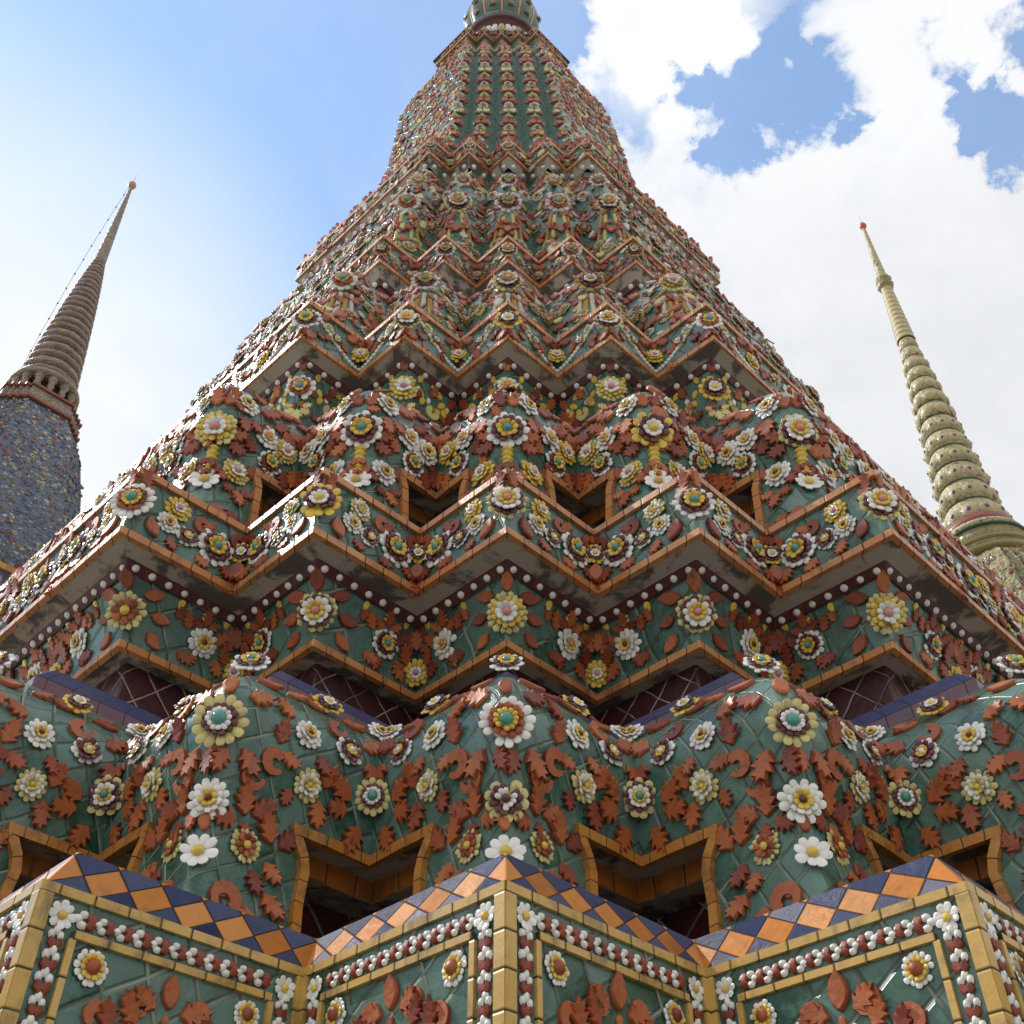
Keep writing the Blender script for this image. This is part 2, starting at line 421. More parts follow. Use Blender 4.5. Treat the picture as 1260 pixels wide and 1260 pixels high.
def reveal(name, plan, path, depth, mat, parent):
    """the inner side of an opening: a path pushed straight back into the body"""
    V = []; F = []; UV = []; L = 0; q = None
    for c, sg, a, h, cr in path:
        p, U, Vv, n = plan.frame(c, sg, a, h, cr)
        n = Vector((n.x, n.y, 0)).normalized()
        if cr: n = n * 1.414
        if q is not None: L += (p - q).length
        q = p
        V += [p, p - n * depth]; UV += [(L, 0), (L, depth)]
    for i in range(len(path) - 1): F.append((2 * i, 2 * i + 2, 2 * i + 3, 2 * i + 1))
    me = bpy.data.meshes.new(name); me.from_pydata([tuple(v) for v in V], [], F)
    ul = me.uv_layers.new(name='UVMap')
    for i, l in enumerate(me.loops): ul.data[i].uv = UV[l.vertex_index]
    me.materials.append(MATS[mat]); me.update()
    return link(name, me, parent)

# ------------------------------------------------------------------ ornament templates
def petal(n_, r0, ln, wd, tilt, z0, th, lo=False, serr=False, cup=.0):
    """one ceramic petal pointing along +Y, closed solid with a domed face"""
    if serr: prof = [(0, .45), (.55, .8), (.75, 1.), (1.0, 0)]
    elif lo: prof = [(0, .4), (.55, 1.), (.9, .6)]
    else: prof = [(0, .35), (.3, .78), (.6, 1.), (.83, .85), (.97, .42)]
    out = [(wd * k, r0 + ln * q) for q, k in prof if k > 0] 
    tip = [(0, r0 + ln)] if serr else []
    ring = out + tip + [(-x, y) for x, y in reversed(out)]
    m = len(ring); V = []
    ct, st = math.cos(R(tilt)), math.sin(R(tilt))
    def tr(x, y, z): yy = y - r0; return (x, r0 + yy * ct - z * st, z0 + yy * st + z * ct)
    cy = r0 + ln * .55
    if lo:
        V = [tr(x, y, 0) for x, y in ring] + [tr(0, cy, th * 1.6)]
        F = [(i, (i + 1) % m, m) for i in range(m)] + [tuple(reversed(range(m)))]
        return V, F
    V = [tr(x, y, 0) for x, y in ring] + [tr(x, y, th) for x, y in ring]
    V += [tr(x * .55, cy + (y - cy) * .55, th * 1.9 - cup) for x, y in ring]
    F = [tuple(reversed(range(m)))]
    for i in range(m):
        j = (i + 1) % m
        F += [(i, j, m + j, m + i), (m + i, m + j, 2 * m + j, 2 * m + i)]
    F.append(tuple(range(2 * m, 3 * m)))
    return V, F

def dome(r, hgt, z0, lo=False):
    n, k = (8, 2) if lo else (12, 3)
    V = []; F = []
    for i in range(k):
        a = i / k * math.pi / 2
        V += [(r * math.cos(a) * math.cos(j / n * 2 * math.pi), r * math.cos(a) * math.sin(j / n * 2 * math.pi), z0 + hgt * math.sin(a)) for j in range(n)]
    V.append((0, 0, z0 + hgt))
    for i in range(k - 1):
        for j in range(n): F.append((i * n + j, i * n + (j + 1) % n, (i + 1) * n + (j + 1) % n, (i + 1) * n + j))
    for j in range(n): F.append(((k - 1) * n + j, (k - 1) * n + (j + 1) % n, k * n))
    return V, F

# rings: (colour, petals, inner radius, outer radius, tilt, serrated)
FLW = {
 'big':    dict(rings=[('W', 16, .56, 1.0, 8, 0), ('T', 12, .34, .70, 18, 1), ('Y', 12, .22, .50, 30, 0)], c=('G', .24), text='large white, terracotta and yellow ceramic flower'),
 'bigc':   dict(rings=[('C', 14, .50, 1.0, 8, 0), ('M', 12, .30, .66, 18, 0), ('W', 12, .24, .50, 30, 0)], c=('G', .25), text='large cream, maroon and white ceramic flower'),
 'maroon': dict(rings=[('C', 10, .45, 1.0, 6, 0), ('M', 11, .30, .76, 16, 0), ('W', 10, .18, .54, 26, 0)], c=('M', .2), text='cream, maroon and white ceramic flower'),
 'white':  dict(rings=[('W', 12, .40, 1.0, 8, 0), ('W', 10, .28, .74, 24, 0), ('Y', 8, .14, .50, 36, 0)], c=('M', .17), text='white and yellow ceramic flower with maroon centre'),
 'dahlia': dict(rings=[('C', 13, .35, 1.0, 10, 0), ('W', 10, .28, .78, 26, 0), ('C', 8, .16, .54, 42, 0)], c=('Y', .17), text='cream dahlia-like ceramic flower'),
 'dark':   dict(rings=[('W', 11, .45, 1.0, 6, 0), ('M', 9, .25, .86, 20, 0), ('Y', 6, .15, .46, 34, 0)], c=('W', .2), text='maroon ceramic flower with white rim'),
 'conc':   dict(rings=[('C', 11, .45, 1.0, 4, 0), ('M', 11, .34, .80, 14, 0), ('W', 10, .26, .62, 26, 0), ('Y', 8, .18, .40, 38, 0)], c=('G', .2), text='cream, maroon, white and yellow ceramic flower'),
 'sun':    dict(rings=[('C', 16, .50, 1.0, 8, 1), ('T', 8, .20, .68, 16, 1)], c=('Y', .24), text='terracotta ceramic flower with cream serrated rim'),
 'daisy':  dict(rings=[('W', 8, .26, 1.0, 10, 0)], c=('Y', .30), text='white daisy-like ceramic flower with yellow centre'),
 'roll':   dict(rings=[('Y', 12, .45, 1.0, 8, 0), ('M', 10, .28, .76, 22, 0), ('W', 8, .16, .5, 34, 0)], c=('Y', .2), text='yellow, maroon and white ceramic flower'),
 'yellow': dict(rings=[('Y', 12, .42, 1.0, 6, 0), ('Y', 10, .3, .74, 22, 0), ('W', 8, .18, .5, 34, 0)], c=('P', .2), text='yellow ceramic flower with white and pink heart'),
 'fringe': dict(rings=[('C', 18, .60, 1.0, 4, 1), ('Y', 12, .35, .78, 14, 0), ('W', 9, .2, .60, 28, 0)], c=('P', .2), text='cream fringed ceramic flower with white heart'),
 'cornw':  dict(rings=[('C', 16, .6, 1.0, 4, 1), ('M', 12, .4, .84, 12, 0), ('W', 10, .3, .74, 22, 0), ('Y', 8, .18, .5, 34, 0)], c=('P', .19), text='white, maroon and yellow scalloped ceramic flower'),
 'cornt':  dict(rings=[('W', 14, .5, 1.0, 6, 0), ('M', 12, .36, .76, 16, 0), ('Y', 9, .22, .56, 30, 0)], c=('G', .2), text='white, maroon and yellow ceramic flower with teal heart'),
 'white2': dict(rings=[('W', 11, .4, 1.0, 8, 0), ('W', 9, .28, .7, 26, 0), ('Y', 7, .15, .46, 36, 0)], c=('P', .2), text='white ceramic flower with pink heart'),
 'panel':  dict(rings=[('W', 14, .62, 1.0, 6, 0), ('Y', 11, .38, .74, 20, 0)], c=('T', .42), text='white and yellow ceramic flower with terracotta heart'),
 'blue':   dict(rings=[('W', 12, .5, 1.0, 8, 0), ('T', 10, .35, .74, 16, 0), ('Y', 8, .22, .52, 30, 0)], c=('B', .22), text='white and terracotta ceramic flower with blue heart'),
}
for _k in list(FLW):           # weathered versions for the upper tiers
    _f = FLW[_k]; tr_ = lambda c: {'W': 'Q', 'Y': 'Z', 'C': 'C'}.get(c, c)
    FLW[_k + '_u'] = dict(rings=[(tr_(q[0]),) + q[1:] for q in _f['rings']], c=(tr_(_f['c'][0]), _f['c'][1]), text='weathered ' + _f['text'].replace('large ', ''))
def flower_tpl(kind, lo, var=0):
    f = FLW[kind]; res = []
    for i, (c, n, r0, r1, tilt, serr) in enumerate(f['rings']):
        tp = Tpl(); rn = random.Random(kind + str(i) + 'v%d' % var)
        wd = math.pi * (r0 + (r1 - r0) * .62) / n * (1.06 if not serr else 1.15)
        for k in range(n):
            if rn.random() < (.0, .035, .02)[var]: continue
            V, F = petal(n, r0 * .9, r1 - r0 * .9, wd * rn.uniform(.84, 1.0), tilt + rn.uniform(-9, 9), .05 + .09 * i, .055, lo, serr)
            a = (k + (i % 2) * .5 + rn.uniform(-.11, .11)) / n * 2 * math.pi; ca, sa = math.cos(a), math.sin(a); sc_ = rn.uniform(.91, 1.05)
            tp.add([((x * ca - y * sa) * sc_, (x * sa + y * ca) * sc_, z) for x, y, z in V], F, MC[c])
        res.append(tp)
    ct = Tpl(); c, r = f['c']
    V, F = dome(r, r * .75, .12 + .09 * len(f['rings']), lo); ct.add(V, F, MC[c])
    V, F = dome(f['rings'][0][2] * 1.05, .12, -.02, True); res[0].add(V, F, MC[f['rings'][0][0]])
    outer = res[0].done(); inner = None
    for r_ in res[1:]: inner = r_.done() if inner is None else inner.joined(r_)
    ct.done()
    full = outer.joined(inner) if inner else outer
    return dict(outer=outer, inner=inner, centre=ct, full=full.joined(ct))
FT = {}
def ftpl(kind, lo, var=0):
    if (kind, lo, var) not in FT: FT[(kind, lo, var)] = flower_tpl(kind, lo, var)
    return FT[(kind, lo, var)]

def slab(outline, th=.07, inset=.05, rise=.05, bend=0.):
    bm = bmesh.new()
    f = bm.faces.new([bm.verts.new((x, y, 0)) for x, y in outline])
    if f.normal.z < 0: f.normal_flip()
    r = bmesh.ops.extrude_face_region(bm, geom=[f])
    tv = [e for e in r['geom'] if isinstance(e, bmesh.types.BMVert)]
    bmesh.ops.translate(bm, verts=tv, vec=(0, 0, th))
    tf = [e for e in r['geom'] if isinstance(e, bmesh.types.BMFace)]
    if inset: bmesh.ops.inset_region(bm, faces=tf, thickness=inset, depth=rise)
    bmesh.ops.recalc_face_normals(bm, faces=bm.faces)
    bmesh.ops.triangulate(bm, faces=[x for x in bm.faces if len(x.verts) > 4])
    bm.verts.index_update()
    V = [tuple(v.co) for v in bm.verts]; F = [tuple(v.index for v in x.verts) for x in bm.faces]; bm.free()
    V = [(x, y, z + bend * y * y) for x, y, z in V]
    return V, F
def sym(side): return side + [(0, 1)] + [(-x, y) for x, y in reversed(side)]
ACAN = sym([(.06, 0), (.14, .10), (.38, .30), (.20, .33), (.40, .58), (.19, .58), (.25, .82), (.08, .82)])
PLAIN = sym([(.05, 0), (.22, .2), (.30, .45), (.22, .74)])
def stroke(path, widths):
    A = []; B = []
    for i, (x, y) in enumerate(path):
        x0, y0 = path[max(0, i - 1)]; x1, y1 = path[min(len(path) - 1, i + 1)]
        l = math.hypot(x1 - x0, y1 - y0); nx, ny = -(y1 - y0) / l, (x1 - x0) / l
        A.append((x + nx * widths[i], y + ny * widths[i])); B.append((x - nx * widths[i], y - ny * widths[i]))
    return A + B[::-1]
def scroll_outline(sg):
    path = []; wd = []
    for i in range(11):
        f = i / 10; a = R(-100 + 290 * f); rr = .36 - .12 * f
        path.append((sg * (.36 - rr * math.cos(a - R(100)) * 1.0 - .36 * 0), .42 + rr * math.sin(a - R(100)) * 1.0)); wd.append(.07 + .11 * math.sin(f * math.pi * .85))
    wd[-1] = .12
    return stroke(path, wd)
LT = {}
def leaf_tpl(kind, mat):
    if (kind, mat) in LT: return LT[(kind, mat)]
    tp = Tpl()
    def rot(V, a, s=1., dx=0, dy=0):
        c, q = math.cos(R(a)), math.sin(R(a)); return [((x * c - y * q) * s + dx, (x * q + y * c) * s + dy, z * s) for x, y, z in V]
    if kind == 'leaf': V, F = slab(ACAN, .06, .05, .07, .20); tp.add(V, F, mat)
    elif kind == 'plain': V, F = slab(PLAIN, .09, .05, .06, .10); tp.add(V, F, mat)
    elif kind in ('scroll', 'scrollm'):
        V, F = slab(scroll_outline(1 if kind == 'scroll' else -1), .12, 0, 0); tp.add(V, F, mat)
        V, F = slab(PLAIN, .12, .05, .05); tp.add(rot(V, -60 if kind == 'scroll' else 60, .45, .1 if kind == 'scroll' else -.1, .1), F, mat)
    elif kind == 'spray':
        V, F = slab(ACAN, .06, .05, .07, .20)
        for a, s in ((0, .86), (66, .66), (-66, .66)): tp.add(rot(V, a, s, -.15 * math.sin(R(a)), .15 * math.cos(R(a))), F, mat)
    elif kind == 'palm':
        V, F = slab(ACAN, .06, .05, .07, .20)
        for a, s in ((0, .8), (44, .66), (-44, .66), (88, .5), (-88, .5)): tp.add(rot(V, a, s, -.2 * math.sin(R(a)), .2 * math.cos(R(a))), F, mat)
    elif kind == 'drop':
        V, F = slab([(.36 * math.sin(a) * (1 if math.cos(a) < 0 else .8), .5 - .5 * math.cos(a)) for a in [i / 12 * 2 * math.pi for i in range(12)]], .12, .09, .08); tp.add(V, F, mat)
    LT[(kind, mat)] = tp.done()
    return LT[(kind, mat)]
_s = dome(1, 1, 0, True); PEARL = {}
def pearl(mat):
    if mat not in PEARL:
        tp = Tpl(); V, F = dome(1, .75, -.05, True); tp.add(V, F, mat); PEARL[mat] = tp.done()
    return PEARL[mat]

MC_ = {}
def vmesh(key, tpl, name):
    if key not in MC_:
        b_ = Batch(); b_.put(tpl); MC_[key] = b_.mesh(name, True)
        try: MC_[key].set_sharp_from_angle(angle=R(48))
        except Exception: pass
    return MC_[key]
# ------------------------------------------------------------------ projection used to pick what is in view and how large
def project(P):
    x = P.x - co.location.x; y = P.y + AX; z = P.z - EYE; c, s_ = math.cos(R(PITCH)), math.sin(R(PITCH))
    zc = y * c + z * s_; yc = -y * s_ + z * c
    if zc < .1: return None
    return 630 + x / zc * FPX, 630 - yc / zc * FPX, zc
FLOWERS = []; LEAVES = []
def frame_m(P, U, V, N, size, rot, lift):
    c, s_ = math.cos(R(rot)), math.sin(R(rot))
    u = U * c + V * s_; v = V * c - U * s_
    M = Matrix(((u.x * size, v.x * size, N.x * size, P.x + N.x * lift), (u.y * size, v.y * size, N.y * size, P.y + N.y * lift), (u.z * size, v.z * size, N.z * size, P.z + N.z * lift), (0, 0, 0, 1)))
    return M
def put(kind, what, plan, c, sg, a, h, size, rot, mat=None, crease=False, lift=0., face=0.):
    P, U, V, N = plan.frame(c, sg, a, h, crease)
    if face:                                  # leans out from the wall, towards the ground in front
        P = P + N * size * .35
        N = (N + Vector((0, -1, -.55)) * face).normalized(); U = Vector((0, 0, 1)).cross(N) * -1; U = N.cross(Vector((0, 0, 1))).normalized() * -1; V = N.cross(U)
    if crease: P = P + Vector((0, -1, 0)) * size * (.55 if kind == 'f' else .3)
    q = project(P)
    if q is None: return
    px = size * (2 if kind == 'f' else 1) / q[2] * FPX
    if not (-60 - px < q[0] < 1320 + px and -60 - px < q[1] < 1330 + px): return
    if kind == 'f': rot = random.uniform(0, 360); size *= random.uniform(.95, 1.05)
    else: rot += random.uniform(-9, 9); size *= random.uniform(.9, 1.1)
    M = frame_m(P, U, V, N, size, rot, lift)
    inside = 0 < q[0] < 1260 and 0 < q[1] < 1260
    (FLOWERS if kind == 'f' else LEAVES).append((px if inside else px * .2, what, M, mat))

def units(h, plan, c, sg, s, far):
    """distances along a facet where an item of the repeating unit sits; long faces repeat it"""
    L0 = plan.pitch(h) / math.sqrt(2); Y = plan.Y(h); main = abs(c) == 2 and sg * c > 0
    if not main: return [(s * L0, False)]
    M = plan.seglen(Y, h, c, sg) * 2 - .2; out = []; n = 0
    while n * L0 < min(M, far):
        k = n * L0 + (s if n % 2 == 0 else 1 - s) * L0
        if k < M: out.append((k, n % 2 == 1))
        n += 1
    return out
def motif(plan, items, far=8., mat='terracotta', alt=None, fs=1., ls=1., up=False):
    """items: (kind, what, s, h, size, rot[, opts]); s=0 the salient angle, s=1 the re-entrant one"""
    for c in range(-2, 3):
        for it in items:
            kind, what, s, h, size, rot = it[:6]; op = it[6] if len(it) > 6 else {}
            if kind == 'f' and alt and what in alt: what = alt[what][c % len(alt[what])]
            if kind == 'f' and up: what += '_u'
            size *= fs if kind == 'f' else ls
            m = op.get('mat', mat); lift = op.get('lift', 0.); face = op.get('face', 0.)
            if s == 0:
                put(kind, what, plan, c, 1, 0., h, size, rot, m, lift=lift, face=face)
                for sg in (-1, 1):
                    if abs(c) == 2 and sg * c > 0:
                        for a, fl in units(h, plan, c, sg, 0, far)[1:]: put(kind, what, plan, c, sg, a, h, size, rot, m, lift=lift)
                continue
            for sg in (-1, 1):
                main = abs(c) == 2 and sg * c > 0
                for a, fl in units(h, plan, c, sg, s, far):
                    if s >= 1 and not main:
                        if sg == 1: put(kind, what, plan, c, sg, a, h, size, rot, m, crease=True, lift=lift)
                        if rot and sg == -1: put(kind, what, plan, c, sg, a, h, size, -rot, m, crease=True, lift=lift)
                        continue
                    sgn = sg if not fl else -sg
                    wh = what
                    if what in ('scroll', 'scrollm') and sgn < 0: wh = 'scrollm' if what == 'scroll' else 'scroll'
                    if s >= 1: a = min(a, a)
                    put(kind, wh, plan, c, sg, a, h, size, rot * sgn, m, lift=lift, face=0 if main else face)

PEARLS = []; GARL = []
def rows(plan, what, h, spacing, size, mat, name, parent, lift=0., kinds=None, far=9.):
    """a row of little white domes along every visible facet"""
    for c in range(-2, 3):
        for sg in (-1, 1):
            Y = plan.Y(h); L = plan.seglen(Y, h, c, sg); main = abs(c) == 2 and sg * c > 0
            if main: L = min(2 * L, far)
            n = max(1, int(round(L / spacing)))
            for i in range(n):
                P, U, V, N = plan.frame(c, sg, max(.03, (i + .5) * L / n), h)
                q = project(P)
                if q and -30 < q[0] < 1290: PEARLS.append((size / q[2] * (1 if 0 < q[0] < 1260 else .2), mat, frame_m(P, U, V, N, size * random.uniform(.92, 1.08), 0, lift), None))

def bump_tube(name, fr, size, mat, parent):
    """a continuous beaded cord: fr is a list of (P, U, V, N), one per bead"""
    V = []; F = []; n = 8
    pts = []
    for i in range(len(fr) - 1):
        for f in (0, .25, .5, .75):
            pts.append((fr[i][0].lerp(fr[i + 1][0], f), fr[i][3], abs(math.sin(math.pi * f))))
    pts.append((fr[-1][0], fr[-1][3], 0.))
    for i, (P, N, k) in enumerate(pts):
        T_ = (pts[min(i + 1, len(pts) - 1)][0] - pts[max(0, i - 1)][0]).normalized(); B = T_.cross(N).normalized(); N2 = B.cross(T_)
        r = size * (.55 + .45 * k)
        for j in range(n):
            a = j / n * 2 * math.pi; V.append(P + B * r * 1.1 * math.cos(a) + N2 * r * math.sin(a))
    for i in range(len(pts) - 1):
        for j in range(n): F.append((i * n + j, i * n + (j + 1) % n, (i + 1) * n + (j + 1) % n, (i + 1) * n + j))
    F += [tuple(range(n)), tuple(len(V) - n + j for j in range(n))]
    tp = Tpl(); tp.add(V, F, mat); b = Batch(); b.put(tp.done()); return b.build(name, parent, True)

# ================================================================== THE BIG CHEDI
CH = thing('chedi', 'huge green tiled chedi with zigzag corners and ceramic flowers, filling the middle', 'chedi', (0, 0, 0))
SQ = math.sqrt(2); GT = []

# ---- panelled base wall
base = Plan([(2.085, -1.5), (2.085, .967)], r=.004)
sweep('base_wall', base, 'green_tile', CH, smooth=False)
rail('border_strip', 2.085, .947, .967, .011, 'yellow_tile', CH)
for c in range(-2, 3):
    for sg in (-1, 1):
        L = base.seglen(2.085, .9, c, sg); main = abs(c) == 2 and sg * c > 0
        if main: continue
        if project(base.pt(c, sg, L / 2, .8))[0] < -250 or project(base.pt(c, sg, L / 2, .8))[0] > 1510: continue
        for a in (.0075, L - .012): trim('corner_strip', base, [(c, sg, a, .9465, 'flat'), (c, sg, a, .3, 'flat')], .028 if a < .02 else .024, .009 if sg > 0 else .0095, 'yellow_tile', CH)
        trim('inner_strip', base, [(c, sg, .082, .884, False), (c, sg, L - .082, .884, False)], .015, .010, 'yellow_tile', CH)
        for a in (.082, L - .082): trim('inner_strip', base, [(c, sg, a, .876, False), (c, sg, a, .3, False)], .014, .009, 'yellow_tile', CH)
        # garland of terracotta pieces and white petals inside the yellow border
        scal, sf = slab([(-.5, -.45), (.1, -.62), (.5, -.2), (.25, .0), (.5, .25), (.1, .62), (-.5, .45), (-.2, .0)], .25, .1, .08)
        if not GT:
            for q in range(3):
                st = Tpl(); st.add(scal, sf, 'terracotta')
                for dx, dy in ((-.62, .38), (-.62, -.38), (-1.02, 0)):
                    V_, F_ = dome(1, .75, -.05, True); k_ = random.uniform(.3, .36)
                    st.add([(x * k_ * 1.2 + dx + random.uniform(-.001, .001), y * k_ * .95 + dy, z * k_ * 1.1 + .12) for x, y, z in V_], F_, 'petal_white')
                GT.append(st.done())
        def run(p0, p1):
            d = math.hypot(p1[0] - p0[0], p1[1] - p0[1]); n = int(d / .040); ang = math.degrees(math.atan2(p1[1] - p0[1], (p1[0] - p0[0]) * sg))
            for i in range(n):
                f = (i + .62) / n; P, U, V, N = base.frame(c, sg, p0[0] + (p1[0] - p0[0]) * f, p0[1] + (p1[1] - p0[1]) * f)
                q = project(P)
                if q and -20 < q[0] < 1280 and q[1] < 1290: GARL.append((1 / q[2] * (1 if q[1] < 1255 else .2), random.randrange(3), frame_m(P, U, V, N, .026 * random.uniform(.93, 1.07), ang + random.uniform(-6, 6), 0), None))
        run((.085, .9155), (L - .085, .9155)); run((.050, .885), (.050, .35)); run((L - .050, .885), (L - .050, .35))
PAN = [('f', 'daisy', .08, .912, .030, 0), ('f', 'daisy', .92, .912, .029, 0), ('f', 'panel', .215, .836, .036, 0), ('f', 'panel', .785, .836, .034, 0),
       ('l', 'scroll', .345, .812, .055, -60), ('l', 'scrollm', .25, .787, .058, 160), ('l', 'scrollm', .655, .812, .052, 60), ('l', 'scroll', .755, .787, .055, 200),
       ('l', 'plain', .5, .802, .06, 0), ('l', 'leaf', .455, .797, .055, 66), ('l', 'leaf', .545, .797, .055, -66), ('l', 'leaf', .40, .757, .055, 30), ('l', 'leaf', .60, .757, .055, -30),
       ('f', 'panel', .5, .702, .036, 0), ('l', 'leaf', .32, .727, .055, 20), ('l', 'leaf', .36, .717, .05, -50), ('l', 'leaf', .68, .727, .055, -20), ('l', 'leaf', .64, .717, .05, 50), ('l', 'drop', .5, .767, .022, 0)]
motif(base, PAN, far=1, ls=1.2)
# ---- diamond ledge and terrace
led = Plan([(2.087, .9675), (2.20, 1.082)], r=.004)
sweep('diamond_ledge', led, 'ledge_tile', CH, unit=8.485, nv=1.52, voff=.06, smooth=False)
sweep('terrace', Plan([(2.20, 1.082), (3.5, 1.09)]), 'terrace_plaster', CH)

# ---- first lion-leg base
def lion(Ypts, r, ap, wfun, tile, tr_w, tr_th, rec, band_h, orange, brick):
    pl = Plan(Ypts, r=r, smooth=1)
    up = [(pl.Y(ap), ap)] + [q for q in pl.pts if q[1] > ap + .01]
    lo = [q for q in pl.pts if q[1] < ap - .01] + [(pl.Y(ap), ap)]
    pu = Plan(up, r=r); pd = Plan(lo, r=r)
    sweep('lion_base', pu, tile, CH, sub=5); sweep('lion_leg', pd, tile, CH, sub=5, legs=wfun)
    h0 = lo[0][1]
    Yin = pl.Y(ap) + rec
    sweep('recess_band', Plan([(Yin, ap - band_h), (Yin, ap + .1)]), brick, CH, smooth=False)
    sweep('recess_soffit', Plan([(Yin, ap - band_h), (Yin + rec * 1.2, ap - band_h + .001)]), 'plaster', CH, smooth=False)
    sweep('recess_wall', Plan([(Yin + rec * 1.2, h0 - .05), (Yin + rec * 1.2, ap - band_h + .002)]), 'maroon_tile', CH, smooth=False)
    for c in range(-2, 2):
        L0 = pl.pitch(ap) / SQ
        hs = [h0 + (ap - h0) * f for f in (0, .1, .2, .3, .4, .5, .6, .7, .8, .88, .95)]
        left = [(c, 1, max(wfun(h) * L0, r), h, False) for h in hs]; right = [(c + 1, -1, max(wfun(h) * L0, r), h, False) for h in reversed(hs)]
        wa = wfun(ap) * L0
        mid = [(c, 1, wa, ap, False), (c, 1, (wa + L0) / 2, ap, False), (c, 1, L0, ap, True), (c + 1, -1, (wa + L0) / 2, ap, False), (c + 1, -1, wa, ap, False)]
        trim('opening_frame', pl, left + mid + right, tr_w, tr_th, orange, CH)
        reveal('leg_side', pl, left + [mid[0]], rec * 1.35, brick, CH); reveal('leg_side', pl, [mid[-1]] + right, rec * 1.35, brick, CH)
        reveal('apron_soffit', pl, mid, rec * .9, 'plaster', CH)
    return pl
def lerp_tab(tab):
    def f(h):
        if h <= tab[0][0]: return tab[0][1]
        for (a, b), (c, d) in zip(tab, tab[1:]):
            if h <= c: return b + (d - b) * (h - a) / (c - a)
        return tab[-1][1]
    return f
L1 = lion([(2.90, 1.07), (2.94, 1.2), (3.02, 1.4), (3.05, 1.6), (3.02, 1.75), (2.975, 1.9), (2.98, 2.0), (3.03, 2.10), (3.27, 2.275), (3.52, 2.365)], .04, 1.675,
          lerp_tab([(1.07, .66), (1.3, .60), (1.45, .57), (1.55, .58), (1.62, .55), (1.675, .48)]), 'green_tile', .032, .022, .15, .075, 'orange_tile', 'orange_brick')
sweep('purple_riser', Plan([(3.5, 2.34), (3.5, 2.425)]), 'purple_tile', CH, smooth=False)
sweep('blue_ledge', Plan([(3.498, 2.425), (3.62, 2.53)]), 'blue_tile', CH, smooth=False)
sweep('terrace', Plan([(3.62, 2.53), (4.5, 2.55)]), 'terrace_plaster', CH)
T = {'lift': .0}
M1 = [('f', 'big', 0, 1.90, .088, 0), ('f', 'maroon', 0, 1.667, .070, 0), ('f', 'daisy', 0, 1.50, .06, 0),
      ('f', 'sun', .235, 1.565, .056, 0), ('f', 'white', .52, 1.985, .057, 0), ('f', 'dahlia', .55, 1.82, .057, 0), ('f', 'dark', .79, 1.995, .055, 0),
      ('f', 'conc', 1, 1.86, .070, 0), ('f', 'white', .93, 2.20, .052, 0, {'face': .3}), ('f', 'roll', .53, 2.20, .060, 0, {'face': .3}), ('f', 'cornt', 0, 2.235, .066, 0, {'lift': .02, 'face': .55}),
      ('l', 'leaf', .06, 1.825, .075, 165), ('l', 'leaf', .15, 1.845, .085, 215), ('l', 'scroll', .25, 1.855, .085, -60), ('l', 'leaf', .36, 1.91, .08, -8), ('l', 'leaf', .385, 1.885, .065, -115),
      ('l', 'drop', 0, 1.78, .05, 0), ('l', 'drop', 0, 1.745, .04, 0), ('l', 'drop', 0, 1.57, .045, 0), ('l', 'drop', 0, 2.01, .06, 0),
      ('l', 'scroll', .15, 1.745, .085, -20), ('l', 'leaf', .20, 1.655, .085, 10), ('l', 'leaf', .245, 1.665, .075, -55), ('l', 'leaf', .16, 1.64, .07, 120), ('l', 'leaf', .215, 1.64, .06, 190), ('l', 'leaf', .37, 1.60, .085, 15), ('l', 'leaf', .425, 1.60, .075, -35), ('l', 'leaf', .36, 1.54, .075, -140), ('l', 'leaf', .30, 1.50, .07, 200),
      ('l', 'scroll', .20, 1.44, .09, 200), ('l', 'leaf', .38, 1.44, .08, 220), ('l', 'leaf', .3, 1.38, .08, 180), ('l', 'leaf', .13, 2.03, .08, -75), ('l', 'leaf', .42, 2.035, .08, 75), ('l', 'scroll', .65, 2.045, .075, -15),
      ('l', 'leaf', .61, 1.93, .065, 215), ('l', 'leaf', .66, 1.835, .08, -12), ('l', 'leaf', .63, 1.79, .08, 190), ('l', 'leaf', .455, 1.79, .065, 165), ('l', 'leaf', .88, 2.045, .075, -60), ('l', 'leaf', .93, 1.985, .085, -160),
      ('l', 'leaf', .83, 1.83, .085, 60), ('l', 'leaf', .82, 1.80, .085, 105), ('l', 'leaf', .90, 1.765, .085, 155), ('l', 'plain', .56, 2.17, .08, 75), ('l', 'plain', .68, 2.17, .08, -80), ('l', 'leaf', .50, 2.22, .07, 10),
      ('l', 'plain', .09, 2.17, .085, -95), ('l', 'leaf', .28, 2.19, .07, -90), ('l', 'plain', .84, 2.17, .08, 80)]
motif(L1, M1, far=.4, ls=1.22, alt={'big': ['big', 'bigc'], 'maroon': ['maroon', 'white'], 'conc': ['conc', 'bigc']})

